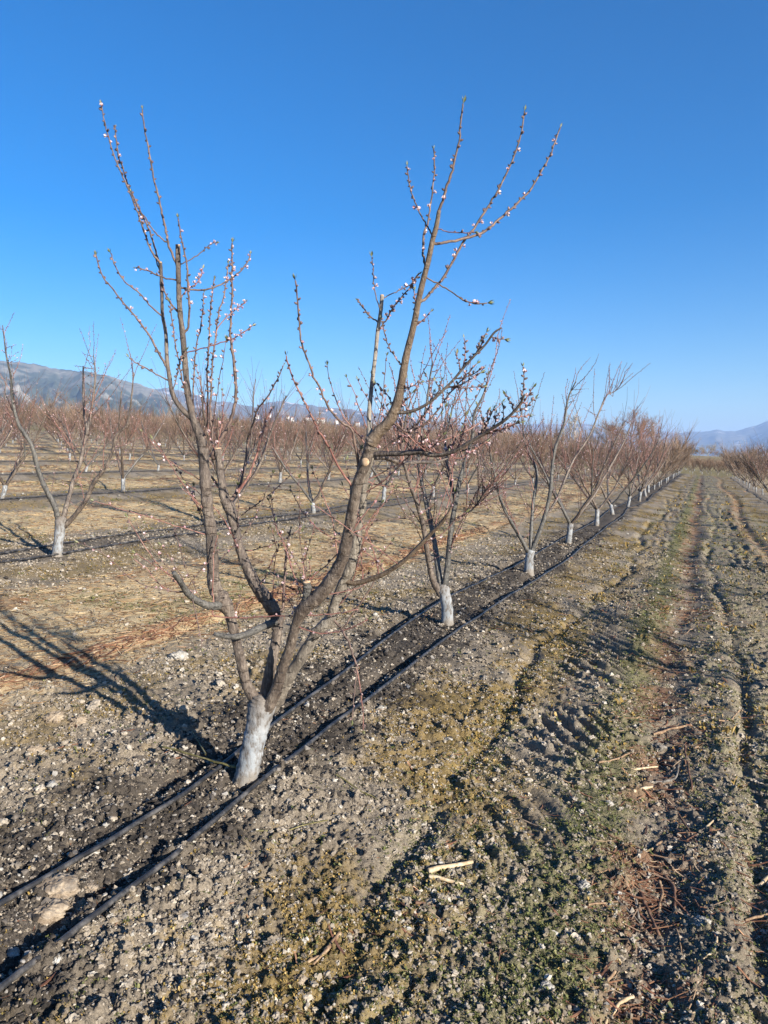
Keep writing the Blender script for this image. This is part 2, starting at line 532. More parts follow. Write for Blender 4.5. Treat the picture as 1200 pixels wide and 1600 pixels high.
M['trunk'] = mat('whitewashed_trunk', whitewash)
M['hose'] = noisy('drip_hose', (0.011, 0.011, 0.012), (0.027, 0.0265, 0.027), (0.085, 0.08, 0.075), 14, 6, rough=0.42, bump=0.15, spec=0.45)
M['clod'] = island_ramp('clods', [(0.0, (0.115, 0.093, 0.068)), (0.4, (0.195, 0.165, 0.127)), (0.8, (0.265, 0.228, 0.178)), (0.95, (0.335, 0.296, 0.24)), (1.0, (0.38, 0.35, 0.30))], 0.95)
M['clod_dark'] = island_ramp('dark_clods', [(0.0, (0.018, 0.016, 0.014)), (0.6, (0.05, 0.042, 0.035)), (0.9, (0.11, 0.095, 0.08)), (1.0, (0.27, 0.255, 0.23))], 0.95)
M['weed'] = island_ramp('weeds', [(0.0, (0.045, 0.054, 0.016)), (0.5, (0.088, 0.098, 0.030)), (0.85, (0.145, 0.145, 0.050)), (1.0, (0.20, 0.18, 0.085))], 0.6)
M['moss'] = island_ramp('dry_moss', [(0.0, (0.075, 0.068, 0.018)), (0.4, (0.17, 0.118, 0.034)), (0.75, (0.265, 0.175, 0.052)), (1.0, (0.34, 0.25, 0.11))], 0.85)
M['straw'] = island_ramp('straw', [(0.0, (0.12, 0.065, 0.038)), (0.3, (0.24, 0.15, 0.08)), (0.65, (0.36, 0.26, 0.145)), (1.0, (0.50, 0.41, 0.27))], 0.7)
M['debris'] = island_ramp('debris', [(0.0, (0.075, 0.04, 0.028)), (0.45, (0.19, 0.09, 0.055)), (0.8, (0.33, 0.18, 0.10)), (1.0, (0.52, 0.40, 0.26))], 0.75)
M['stone'] = noisy('pale_stone', (0.15, 0.138, 0.118), (0.25, 0.235, 0.205), (0.38, 0.365, 0.33), 34, 8, rough=0.85, bump=0.5, bdist=0.004)
M['earth_lump'] = noisy('sandy_earth', (0.12, 0.09, 0.063), (0.21, 0.168, 0.122), (0.29, 0.24, 0.178), 30, 8, rough=0.95, bump=0.9, bdist=0.006)
M['stick_pale'] = noisy('split_wood', (0.27, 0.19, 0.11), (0.38, 0.295, 0.185), (0.46, 0.38, 0.265), 40, 5, (1, 1, 1), 0.75, 0.4, 0.002)
M['stick_tan'] = noisy('dry_stick', (0.12, 0.072, 0.042), (0.21, 0.138, 0.082), (0.31, 0.23, 0.145), 40, 5, (1, 1, 1), 0.75, 0.4, 0.002)
M['stick_brown'] = noisy('brown_stick', (0.05, 0.027, 0.018), (0.105, 0.056, 0.036), (0.18, 0.11, 0.07), 40, 5, (1, 1, 1), 0.75, 0.4, 0.002)
M['stick_grey'] = noisy('weathered_stick', (0.07, 0.062, 0.054), (0.13, 0.118, 0.10), (0.21, 0.19, 0.165), 40, 5, (1, 1, 1), 0.8, 0.4, 0.002)
M['stick_green'] = noisy('fresh_twig', (0.06, 0.055, 0.02), (0.12, 0.105, 0.04), (0.20, 0.175, 0.085), 30, 4, (1, 1, 1), 0.6, 0.1, 0.002)
M['poplar'] = noisy('poplar_twigs', (0.22, 0.19, 0.15), (0.34, 0.30, 0.25), (0.45, 0.41, 0.35), 3, 3, rough=0.8, bump=0, island=0.2)
M['willow'] = noisy('willow_twigs', (0.15, 0.075, 0.035), (0.25, 0.135, 0.065), (0.34, 0.20, 0.10), 3, 3, rough=0.8, bump=0, island=0.3)
M['shrub'] = island_ramp('shrub_leaves', [(0.0, (0.03, 0.04, 0.02)), (0.6, (0.07, 0.075, 0.035)), (1.0, (0.12, 0.11, 0.06))], 0.8)
M['house_wall'] = noisy('plaster', (0.66, 0.64, 0.60), (0.74, 0.72, 0.68), (0.80, 0.78, 0.75), 0.4, 3, rough=0.9, bump=0)
M['house_roof'] = noisy('roof_tile', (0.25, 0.11, 0.07), (0.34, 0.16, 0.10), (0.42, 0.22, 0.14), 1.5, 3, rough=0.9, bump=0)


def ground_mat(nt, N, Lk, bs):
    at = nnode(N, 'ShaderNodeAttribute', attribute_name='soil')
    tc = N.new('ShaderNodeTexCoord')
    n1 = nnode(N, 'ShaderNodeTexNoise'); n1.inputs['Scale'].default_value = 130; n1.inputs['Detail'].default_value = 6; n1.inputs['Roughness'].default_value = 0.7
    Lk.new(tc.outputs['Object'], n1.inputs['Vector'])
    mr = N.new('ShaderNodeMapRange'); mr.inputs['From Min'].default_value = 0.3; mr.inputs['From Max'].default_value = 0.7
    mr.inputs['To Min'].default_value = 0.6; mr.inputs['To Max'].default_value = 1.4
    Lk.new(n1.outputs['Fac'], mr.inputs['Value'])
    hs = N.new('ShaderNodeHueSaturation'); Lk.new(at.outputs['Color'], hs.inputs['Color']); Lk.new(mr.outputs[0], hs.inputs['Value'])
    Lk.new(hs.outputs['Color'], bs.inputs['Base Color'])
    bs.inputs['Roughness'].default_value = 0.95; bs.inputs['Specular IOR Level'].default_value = 0.12
    n2 = nnode(N, 'ShaderNodeTexNoise'); n2.inputs['Scale'].default_value = 75; n2.inputs['Detail'].default_value = 7; n2.inputs['Roughness'].default_value = 0.7
    Lk.new(tc.outputs['Object'], n2.inputs['Vector'])
    bp = N.new('ShaderNodeBump'); bp.inputs['Strength'].default_value = 1.0; bp.inputs['Distance'].default_value = 0.012
    Lk.new(n2.outputs['Fac'], bp.inputs['Height']); Lk.new(bp.outputs[0], bs.inputs['Normal'])


M['ground'] = mat('orchard_soil', ground_mat)


def attr_mat(nt, N, Lk, bs):
    at = nnode(N, 'ShaderNodeAttribute', attribute_name='soil')
    Lk.new(at.outputs['Color'], bs.inputs['Base Color']); bs.inputs['Roughness'].default_value = 0.95
    bs.inputs['Specular IOR Level'].default_value = 0.1


M['hill'] = mat('hillside', attr_mat)


# ------------------------------------------------------------------ ground zones
def zones(x, y):
    L, t = to_row(x, y)
    rd = row_dist(L)
    n1 = fbm(x * 0.5, y * 0.5, 3, 101); n2 = fbm(x * 2.3, y * 2.3, 3, 105); n3 = fbm(x * 9, y * 9, 3, 109)
    a, b, c, d = track_lines(t)
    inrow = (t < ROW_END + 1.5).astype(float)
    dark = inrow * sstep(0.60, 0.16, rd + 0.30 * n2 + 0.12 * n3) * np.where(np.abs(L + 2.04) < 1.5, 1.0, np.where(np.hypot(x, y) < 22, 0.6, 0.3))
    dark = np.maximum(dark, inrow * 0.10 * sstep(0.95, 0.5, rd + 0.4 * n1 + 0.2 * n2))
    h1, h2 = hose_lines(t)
    dark = np.maximum(dark, inrow * 0.8 * sstep(0.12, 0.04, np.abs(L + 0.10 * n3 - h1 + 0.06)))  # cast shade of each hose painted into the soil tone, left of it
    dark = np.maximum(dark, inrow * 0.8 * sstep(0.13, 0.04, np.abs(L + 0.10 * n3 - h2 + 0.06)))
    path = sstep(-1.25, -1.0, L + 0.1 * n2) * sstep(1.75, 1.45, L + 0.1 * n2)
    left = sstep(-3.25, -3.75, L + 0.25 * n2) * sstep(1.0, 1.6, rd + 0.25 * n2)
    right = sstep(2.9, 3.6, L) * sstep(1.0, 1.6, rd)
    green = path * sstep(-0.55, 0.45, 0.6 * n2 + 0.8 * n3 + 0.85 * groove(L + 0.05 * n2, -0.40, 0.15) - 0.45 * groove(L, -0.74, 0.2) * sstep(2.8, 3.8, t) - 0.30 * groove(L, b, 0.16) - 0.10)
    green = np.maximum(green, 0.75 * left * sstep(0.10, 0.5, n1 + 0.6 * n2))
    straw = np.clip(left * sstep(-0.65, 0.05, n1 * 0.5 + n2 * 0.7 + n3 * 0.4) + 0.8 * right, 0, 1) * (1 - 0.6 * dark)
    redd = np.clip(path * (groove(L + 0.05 * n2, b, 0.17) + 0.8 * groove(L + 0.05 * n2, d - 0.05, 0.22)) * sstep(-0.4, 0.2, n2), 0, 1)
    redd = np.maximum(redd, left * 0.8 * sstep(0.10, 0.45, fbm(L * 1.3, t * 0.35, 2, 131)))
    redd = np.maximum(redd, groove(L + 0.05 * n2, -3.88, 0.13) * sstep(-0.3, 0.3, n2))
    green = np.maximum(green, path * 1.5 * groove(L + 0.05 * n2, -0.43, 0.16) * sstep(4.0, 6.0, t) * sstep(-0.5, 0.0, n2 + n3))
    green = np.clip(green, 0, 1.5)
    moss = inrow * sstep(0.25, 0.5, rd) * sstep(1.6, 0.95, rd) * sstep(-0.25, 0.2, fbm(x * 1.1, y * 1.1, 2, 141) + 0.5 * n3) * np.where(L < -2.04, 0.7, 1.0)
    return dict(L=L, t=t, rd=rd, n1=n1, n2=n2, n3=n3, dark=dark, path=path, left=left, green=green, straw=straw, redd=redd, moss=moss, right=right)


def C(*v):
    return np.array(v)[None, :]


def soil_colour(x, y, sp):
    z = zones(x, y)
    w = lambda k: z[k][:, None]
    f = np.clip(0.5 + 0.5 * z['n2'] + 0.5 * z['n3'], 0, 1)[:, None]
    col = lerp(C(0.135, 0.112, 0.084), C(0.31, 0.262, 0.198), f)
    col = lerp(col, lerp(C(0.33, 0.25, 0.135), C(0.50, 0.395, 0.235), f), 0.92 * w('straw'))
    col = lerp(col, lerp(C(0.075, 0.088, 0.026), C(0.165, 0.155, 0.062), f), 0.55 * w('green'))
    col = lerp(col, lerp(C(0.10, 0.050, 0.032), C(0.20, 0.115, 0.068), f), 0.85 * w('redd'))
    col = lerp(col, lerp(C(0.12, 0.085, 0.028), C(0.235, 0.16, 0.055), f), 0.8 * w('moss'))
    col = lerp(col, lerp(C(0.022, 0.019, 0.017), C(0.065, 0.055, 0.046), f), 0.85 * w('dark'))  # dark row soil, plus the shade painted beside the hoses
    t = z['t']
    head = sstep(ROW_END, ROW_END + 3, t)[:, None]
    col = lerp(col, lerp(C(0.15, 0.135, 0.06), C(0.24, 0.19, 0.10), f), head)
    bank = (sstep(118, 130, t))[:, None]
    col = lerp(col, lerp(C(0.16, 0.14, 0.08), C(0.23, 0.195, 0.12), f), bank)
    far = sstep(200, 900, np.hypot(x, y))[:, None]
    patch = np.clip(0.5 + fbm(x * 0.002, y * 0.002, 3, 191), 0, 1)[:, None]
    col = lerp(col, lerp(C(0.13, 0.12, 0.07), C(0.30, 0.25, 0.16), patch), far)
    return np.clip(col, 0.01, 0.9)


def set_colour(me, col):
    a = me.color_attributes.new('soil', 'FLOAT_COLOR', 'POINT')
    c4 = np.ones((len(col), 4), np.float32); c4[:, :3] = col
    a.data.foreach_set('color', c4.ravel())


def build_ground():
    ang = np.concatenate([np.radians(np.arange(-180, -42, 4.0)), np.radians(np.arange(-40, 40.001, 0.105)), np.radians(np.arange(42, 179, 4.0))])
    rr = [0.25, 0.5, 0.75, 1.0, 1.2, 1.4, 1.55]
    r = 1.65
    while r < 16000:
        rr.append(r)
        r += min(max(0.0032, r * r / (1.55 * 768) * 0.95), 0.03 * r + 0.0 * r)
    rr = np.array(rr)
    na, nr = len(ang), len(rr)
    A, R = np.meshgrid(ang, rr)
    x = (R * np.sin(A)).ravel(); y = (R * np.cos(A)).ravel()
    dr = np.gradient(rr)[:, None] * np.ones(na)[None]
    da = np.gradient(ang)[None] * R
    sp = np.maximum(np.minimum(dr, 0.06 + 0 * dr), da).ravel()
    z = height(x, y, sp)
    v = np.stack([x, y, z], 1)
    v = np.vstack([v, [0, 0, g1(0, 0)]])
    i = np.arange(nr - 1)[:, None] * na; j = np.arange(na)[None]
    a = i + j; b = i + (j + 1) % na
    q = np.stack([a, a + na, b + na, b], -1).reshape(-1, 4)
    jj = np.arange(na)
    t = np.stack([jj, (jj + 1) % na, np.full(na, nr * na)], -1)[:, ::-1]
    q = q[:, ::-1]
    me = raw_mesh('ground', v, q, t, M['ground'], True)
    if me.polygons[len(q) // 2].normal.z < 0:
        me.flip_normals()
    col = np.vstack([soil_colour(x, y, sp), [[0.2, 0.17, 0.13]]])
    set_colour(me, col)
    return tag(link('ground', me), kind='structure')


build_ground()


# ------------------------------------------------------------------ scatter on the ground
def spots(n, rmin, rmax, half=33, p=1.0):
    u = RNG.random(n)
    r = rmin * (rmax / rmin) ** u if p == 1.0 else (rmin ** (1 - p) + u * (rmax ** (1 - p) - rmin ** (1 - p))) ** (1 / (1 - p))
    a = np.radians((RNG.random(n) * 2 - 1) * half)
    return r * np.sin(a), r * np.cos(a), r


def rot_random(n):
    q = RNG.normal(size=(n, 4)); q /= np.linalg.norm(q, axis=1)[:, None]
    w, x, y, z = q.T
    return np.stack([np.stack([1 - 2 * (y * y + z * z), 2 * (x * y - z * w), 2 * (x * z + y * w)], -1),
                     np.stack([2 * (x * y + z * w), 1 - 2 * (x * x + z * z), 2 * (y * z - x * w)], -1),
                     np.stack([2 * (x * z - y * w), 2 * (y * z + x * w), 1 - 2 * (x * x + y * y)], -1)], 1)


def lumps(name, x, y, size, material, base, rough=0.28, sink=0.3, flat=0.75):
    V, T = base
    n = len(x); m = len(V)
    z = height(x, y, np.maximum(0.004, np.hypot(x, y) * 0.003))
    R = rot_random(n)
    variants = []
    for k in range(10):
        rs = np.random.default_rng(200 + k)
        f = 1 + rough * rs.normal(size=(m, 1))
        d = rs.normal(size=(3, 3))
        for dd in d:
            dd /= np.linalg.norm(dd)
            f = f - 0.22 * np.clip(V @ dd - 0.55, 0, 1)[:, None] * 2
        variants.append(V * f * np.array([1, 0.65 + 0.5 * rs.random(), 0.55 + 0.4 * rs.random()]))
    variants = np.array(variants)
    P = variants[RNG.integers(0, 10, n)]
    P = np.einsum('nij,nmj->nmi', R, P)
    P[:, :, 2] *= flat
    P = P * size[:, None, None]
    P[:, :, 0] += x[:, None]; P[:, :, 1] += y[:, None]; P[:, :, 2] += (z + size * (0.6 - sink) * flat)[:, None]
    t = (T[None] + (np.arange(n) * m)[:, None, None]).reshape(-1, 3)
    me = raw_mesh(name, P.reshape(-1, 3), np.zeros((0, 4), np.int64), t, material, False)
    return link(name, me)


def sizes(n, med, sig, lo, hi):
    return np.clip(med * np.exp(RNG.normal(0, sig, n)), lo, hi)


# crumbs of dry soil and small stones
x, y, r = spots(330000, 1.72, 14)
zz = zones(x, y)
keep = RNG.random(len(x)) < np.clip(0.95 - 0.75 * zz['left'] - 0.55 * zz['dark'] - 0.35 * zz['green'] * zz['path'] - 0.4 * zz['redd'], 0.08, 1) * (0.12 + 0.88 * sstep(-0.35, 0.3, zz['n2'] + 0.7 * zz['n3']))
x, y, r = x[keep], y[keep], r[keep]
s = sizes(len(x), 0.0039, 0.52, 0.0016, 0.0155) * np.clip(0.72 + r / 11, 0.9, 2.0)
nearm = s > 0.0085
tag(lumps('soil_clods', x[nearm], y[nearm], s[nearm], M['clod'], ICO1), 'larger dry soil clods strewn over the ground', 'soil clods', kind='stuff')
tag(lumps('soil_crumbs', x[~nearm], y[~nearm], s[~nearm], M['clod'], ICO0), 'fine dry soil crumbs covering the ground', 'soil crumbs', kind='stuff')
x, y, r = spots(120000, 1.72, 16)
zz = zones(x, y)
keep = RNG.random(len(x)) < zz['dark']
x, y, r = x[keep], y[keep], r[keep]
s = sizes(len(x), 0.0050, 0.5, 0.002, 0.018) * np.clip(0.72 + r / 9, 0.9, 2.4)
tag(lumps('dark_soil_crumbs', x, y, s, M['clod_dark'], ICO0), 'dark damp soil crumbs along the tree rows, with painted shade beside the hoses', 'soil crumbs', kind='stuff')
# white pebbles lying along the rows
x, y, r = spots(14000, 1.8, 40)
zz = zones(x, y)
keep = RNG.random(len(x)) < 0.16 * sstep(2.0, 0.6, zz['rd']) * sstep(-0.3, 0.3, zz['n2']) * (1 - 0.8 * zz['path'])
x, y, r = x[keep], y[keep], r[keep]
s = sizes(len(x), 0.0065, 0.5, 0.003, 0.022) * np.clip(0.8 + r / 14, 0.85, 2.4)
tag(lumps('white_pebbles', x, y, s, M['stone'], ICO1, 0.12), 'whitish pebbles scattered along the tree rows', 'pebbles', kind='stuff')


def leaves(name, x, y, size, material, per=6, up=0.5, blade=1.6):
    n = len(x)
    z = height(x, y, np.maximum(0.004, np.hypot(x, y) * 0.003))
    a = RNG.random((n, per)) * 2 * math.pi
    el = RNG.random((n, per)) * up + 0.1
    ln = size[:, None] * (0.6 + 0.7 * RNG.random((n, per))) * blade
    w = size[:, None] * (0.28 + 0.25 * RNG.random((n, per)))
    jx = x[:, None] + size[:, None] * RNG.normal(0, 0.8, (n, per)); jy = y[:, None] + size[:, None] * RNG.normal(0, 0.8, (n, per))
    d = np.stack([np.cos(a) * np.cos(el), np.sin(a) * np.cos(el), np.sin(el)], -1)
    sd = np.stack([-np.sin(a), np.cos(a), 0.5 * RNG.normal(size=(n, per))], -1)
    p = np.stack([jx, jy, z[:, None] + 0.002 + 0.15 * size[:, None] * RNG.random((n, per))], -1)
    q0 = p; q1 = p + d * ln[..., None] * 0.55 + sd * w[..., None]; q2 = p + d * ln[..., None] - np.array([0, 0, 1]) * (ln * 0.18)[..., None]; q3 = p + d * ln[..., None] * 0.55 - sd * w[..., None]
    v = np.stack([q0, q1, q2, q3], 2).reshape(-1, 3)
    q = np.arange(len(v)).reshape(-1, 4)
    return link(name, raw_mesh(name, v, q, np.zeros((0, 3), np.int64), material, False))


x, y, r = spots(170000, 1.72, 26)
zz = zones(x, y)
keep = RNG.random(len(x)) < np.clip(0.72 * zz['green'] + 0.06 * (1 - zz['dark']) * (1 - zz['left']), 0, 1)
x, y, r = x[keep], y[keep], r[keep]
tag(leaves('weeds', x, y, sizes(len(x), 0.0042, 0.40, 0.002, 0.012) * np.clip(0.7 + r / 7, 0.9, 3.2), M['weed'], 5, 0.9), 'tiny green weeds carpeting the grassy track', 'weeds', kind='stuff')
x, y, r = spots(110000, 1.72, 22)
zz = zones(x, y)
keep = RNG.random(len(x)) < np.clip(0.75 * zz['moss'] * (1 - 0.7 * zz['dark']) + 0.03, 0, 1)
x, y, r = x[keep], y[keep], r[keep]
tag(leaves('dry_moss', x, y, sizes(len(x), 0.0046, 0.35, 0.002, 0.011) * np.clip(0.7 + r / 7, 0.9, 3.2), M['moss'], 5, 1.3, 1.3), 'ochre dry moss cushions between hoses and track', 'moss', kind='stuff')


def litter(name, x, y, ln, rad, material, ang=None, bend=0.15):
    n = len(x)
    a = RNG.random(n) * 2 * math.pi if ang is None else ang
    d = np.stack([np.cos(a), np.sin(a)], -1)
    m = 4
    s = np.linspace(-0.5, 0.5, m)
    bd = RNG.normal(0, bend, n)
    px = x[:, None] + d[:, 0:1] * ln[:, None] * s - d[:, 1:2] * (bd * ln)[:, None] * (s ** 2)
    py = y[:, None] + d[:, 1:2] * ln[:, None] * s + d[:, 0:1] * (bd * ln)[:, None] * (s ** 2)
    z = height(px.ravel(), py.ravel(), np.full(px.size, 0.02)).reshape(px.shape)
    z = np.maximum(z, z.mean(1, keepdims=True)) + rad[:, None] * (0.6 + 1.2 * RNG.random((n, 1)))
    z += (RNG.normal(0, 0.08, n) * ln)[:, None] * s
    rr = rad[:, None] * np.array([0.7, 1, 0.9, 0.4])[None]
    ring = []
    for k in range(3):
        th = k * 2 * math.pi / 3 + 0.5
        ring.append(np.stack([px - d[:, 1:2] * rr * math.cos(th), py + d[:, 0:1] * rr * math.cos(th), z + rr * math.sin(th)], -1))
    v = np.stack(ring, 2)                       # n, m, 3, xyz
    v = v.reshape(-1, 3)
    f = []
    for i in range(m - 1):
        for k in range(3):
            a0 = i * 3 + k; b0 = i * 3 + (k + 1) % 3
            f.append((a0, b0, b0 + 3, a0 + 3))
    q = (np.array(f)[None] + (np.arange(n) * m * 3)[:, None, None]).reshape(-1, 4)
    return link(name, raw_mesh(name, v, q, np.zeros((0, 3), np.int64), material, False))


x, y, r = spots(80000, 3.2, 60)
zz = zones(x, y)
keep = RNG.random(len(x)) < np.clip(0.9 * zz['straw'] + 0.5 * zz['left'], 0, 1)
x, y, r = x[keep], y[keep], r[keep]
tag(litter('straw_litter', x, y, sizes(len(x), 0.085, 0.5, 0.03, 0.3) * np.clip(0.6 + r / 30, 0.7, 1.8), sizes(len(x), 0.0021, 0.3, 0.001, 0.004) * np.clip(0.8 + r / 14, 0.8, 3.5), M['straw']), 'pale straw and dry grass strewn between the left rows', 'straw', kind='stuff')
x, y, r = spots(52000, 1.8, 45)
zz = zones(x, y)
keep = RNG.random(len(x)) < np.clip(0.85 * zz['redd'] + 0.05 * zz['path'] + 0.02, 0, 1)
x, y, r = x[keep], y[keep], r[keep]
tag(litter('twig_litter', x, y, sizes(len(x), 0.07, 0.6, 0.02, 0.26) * np.clip(0.6 + r / 30, 0.7, 1.6), sizes(len(x), 0.0020, 0.4, 0.001, 0.005) * np.clip(0.8 + r / 14, 0.8, 3.2), M['debris']), 'shredded reddish twigs lying in the wheel tracks', 'twig litter', kind='stuff')
n_ = 1500
L_ = RNG.uniform(-3.65, -2.35, n_); t_s = RNG.uniform(0.5, 11, n_) ; x, y = from_row(L_, t_s)
keep = RNG.random(n_) < sstep(-0.3, 0.35, fbm(x * 1.6, y * 1.6, 2, 171))
x, y = x[keep], y[keep]
tag(lumps('grey_clods', x, y, sizes(len(x), 0.011, 0.5, 0.005, 0.030), M['clod'], ICO2, 0.10, 0.35), 'rough pale clods between the hoses and the line of prunings', 'clods', kind='stuff')
n_ = 3600
L_ = -3.86 + RNG.normal(0, 0.06, n_) + 0.03 * np.sin(np.arange(n_)); t_s = RNG.uniform(0.5, 14, n_)
keep = RNG.random(n_) < 0.35 + 0.65 * sstep(-0.2, 0.3, perlin(t_s * 0.8, L_ * 0, 173))
x, y = from_row(L_[keep], t_s[keep])
tag(litter('prunings', x, y, sizes(len(x), 0.13, 0.5, 0.04, 0.4), sizes(len(x), 0.0032, 0.45, 0.0012, 0.007), M['debris'], math.pi / 2 - PSI + RNG.normal(0, 0.35, len(x)), 0.3), 'line of reddish prunings along the furrow left of the front tree', 'prunings', kind='stuff')
hx, hy = [], []
for hp, sd_, nn in (((1022, 1418), 0.085, 260), ((1005, 1350), 0.10, 90), ((975, 1570), 0.07, 120), ((1060, 1150), 0.2, 160), ((1062, 960), 0.35, 300), ((660, 1420), 0.06, 40), ((1180, 1450), 0.10, 60), ((1110, 1330), 0.15, 70)):
    c_ = ground_px(*hp)
    hx.append(c_[0] + RNG.normal(0, sd_, nn)); hy.append(c_[1] + RNG.normal(0, sd_, nn))
hx = np.concatenate(hx); hy = np.concatenate(hy)
tag(litter('bark_litter', hx, hy, sizes(len(hx), 0.075, 0.5, 0.02, 0.2), sizes(len(hx), 0.0019, 0.45, 0.0008, 0.0045), M['debris'], None, 0.5), 'shredded bark strips heaped along the red wheel track', 'bark litter', kind='stuff')
x, y, r = spots(15000, 4, 70)
zz = zones(x, y)
keep = RNG.random(len(x)) < np.clip(0.9 * zz['path'] * sstep(-0.3, 0.2, zz['n2']) * (1 - zz['redd']) * (1 - 0.75 * groove(zz['L'], -0.74, 0.2) * sstep(14, 9, zz['t'])), 0, 1)
x, y, r = x[keep], y[keep], r[keep]
tag(leaves('short_grass', x, y, sizes(len(x), 0.011, 0.35, 0.005, 0.03) * np.clip(0.7 + r / 12, 0.85, 4), M['moss'], 5, 1.3, 2.2), 'short yellowing grass on the track between the rows', 'grass', kind='stuff')


# ------------------------------------------------------------------ drip hoses
def hose(pts_Lt, label, group=None, rad=0.0115, lift=0.012, ts=None):
    p = np.array(pts_Lt, float)
    k = max(2, int(6 if len(p) > 6 else 10))
    p = smooth_line(p, k)
    p[:, 0] += 0.014 * perlin(p[:, 1] * 1.6, p[:, 0] * 0.2, int(len(label))) + 0.006 * perlin(p[:, 1] * 5.1, p[:, 0] * 0.2, 3)
    x, y = from_row(p[:, 0], p[:, 1])
    z = height(x, y, np.full(len(x), 0.08))
    zs = z.copy()
    for _ in range(6):
        zs = np.maximum(zs * 0.5 + 0.25 * (np.roll(zs, 1) + np.roll(zs, -1)), z - 0.004)
        zs[0], zs[-1] = z[0], z[-1]
    c = np.stack([x, y, zs + rad + lift], 1)
    mb = MB(); tube(mb, c - c[0], np.full(len(c), rad), 10)
    o = mb.build('drip_hose', M['hose'])
    o.location = c[0]
    return tag(o, label, 'hose', group)


def wobble(L0, t0, t1, step, amp, seed):
    rs = np.random.default_rng(seed)
    t = np.arange(t0, t1, step)
    return [(L0 + amp * rs.normal(), tt) for tt in t]


pxL = [(-160, 1522), (0, 1425), (180, 1318), (335, 1213), (440, 1130), (540, 1050), (690, 945), (800, 890)]
pxR = [(-180, 1700), (0, 1563), (200, 1402), (400, 1237), (560, 1110), (640, 1048), (722, 985), (800, 934), (880, 882)]
ptsL = [to_row(*ground_px(*p)[:2]) for p in pxL] + wobble(-2.24, 13, 77, 3.0, 0.06, 1)
ptsR = [to_row(*ground_px(*p)[:2]) for p in pxR] + wobble(-1.80, 14, 77, 3.0, 0.06, 2)
hose(ptsL, 'black drip hose running behind the front whitewashed trunk', 'pair of drip hoses beside the front row', lift=0.018, rad=0.0096)
hose(ptsR, 'black drip hose in front of the front trunk, nearest the track', 'pair of drip hoses beside the front row', lift=0.018, rad=0.0096)
hose(wobble(-7.08 - 0.2, -2, 77, 1.7, 0.05, 3), 'dark drip hose on the far side of the second row left of the track', 'drip hoses of the left rows')
hose(wobble(-7.08 + 0.3, -2, 77, 1.7, 0.05, 4), 'dark drip hose on the near side of the second row left of the track', 'drip hoses of the left rows')
ORD = ['first', 'second', 'third', 'fourth', 'fifth', 'sixth', 'seventh', 'eighth', 'ninth', 'tenth', 'eleventh', 'twelfth']
for i in range(2, 7):
    hose(wobble(ROW_LEFT[i] + 0.2, 0, 77, 2.2, 0.06, 10 + i), 'thin dark drip hose along the %s row left of the track' % ORD[i], 'drip hoses of the left rows')
hose(wobble(2.5 - 0.25, 8, 77, 2.4, 0.05, 31), 'dark drip hose along the row right of the track', rad=0.012)


# ------------------------------------------------------------------ orchard trees
def end_cap(mb, p, d, r):
    x, y, z = frame_of(d)
    n = 10
    a = np.arange(n) * 2 * math.pi / n
    ring = p + np.cos(a)[:, None] * x * r + np.sin(a)[:, None] * y * r
    v = np.vstack([ring - z * 0.002, ring + z * 0.0025, [p + z * 0.0032]])
    jj = np.arange(n)
    mb.add(v, np.stack([jj, (jj + 1) % n, (jj + 1) % n + n, jj + n], -1), np.stack([jj + n, (jj + 1) % n + n, np.full(n, 2 * n)], -1))


def buds_along(mb_b, mb_f, pts, r0, r1, dens, start, flower, rng, flowers=None, bud_s=1.0):
    """buds and blossoms along a shoot; flowers (list) collects separate blossom meshes"""
    seg = np.linalg.norm(np.diff(pts, axis=0), axis=1)
    cum = np.concatenate([[0], np.cumsum(seg)]); total = cum[-1]
    s = start * total; k = 0
    while s < total:
        i = min(np.searchsorted(cum, s) - 1, len(seg) - 1); i = max(i, 0)
        u = (s - cum[i]) / (seg[i] + 1e-9)
        p = pts[i] * (1 - u) + pts[i + 1] * u
        tg = (pts[i + 1] - pts[i]) / (seg[i] + 1e-9)
        fr = s / total
        x, y, z = frame_of(tg)
        a = k * 2.4 + rng.gauss(0, 0.4)
        out = x * math.cos(a) + y * math.sin(a)
        rr = r0 + (r1 - r0) * fr
        d = out * 0.9 + tg * 0.55
        if rng.random() < flower:
            sz = rng.uniform(0.0062, 0.0115)
            if flowers is not None:
                m2 = MB(); blossom(m2, p + out * rr * 0.8, d, sz); flowers.append((sz, m2))
            elif mb_f is not None:
                blossom(mb_f, p + out * rr * 0.8, d, sz)
        else:
            ln = rng.uniform(0.0048, 0.0085) * bud_s
            bud(mb_b, p + out * rr * 0.7, d, ln, ln * 0.55)
            if rng.random() < 0.35:
                bud(mb_b, p + out * rr * 0.7 + tg * ln * 0.6, d + tg * 0.5, ln * 0.8, ln * 0.45)
        s += dens * rng.uniform(0.55, 1.5); k += 1


def leaf_tip(mb, p, d, s):
    x, y, z = frame_of(d)
    for a in (0.2, 2.3, 4.3):
        o = x * math.cos(a) + y * math.sin(a); w = np.cross(d, o)
        mb.add([p, p + d * s * 0.55 + o * s * 0.25 + w * s * 0.16, p + d * s * 1.1 + o * s * 0.35, p + d * s * 0.55 + o * s * 0.25 - w * s * 0.16], [(0, 1, 2, 3)])


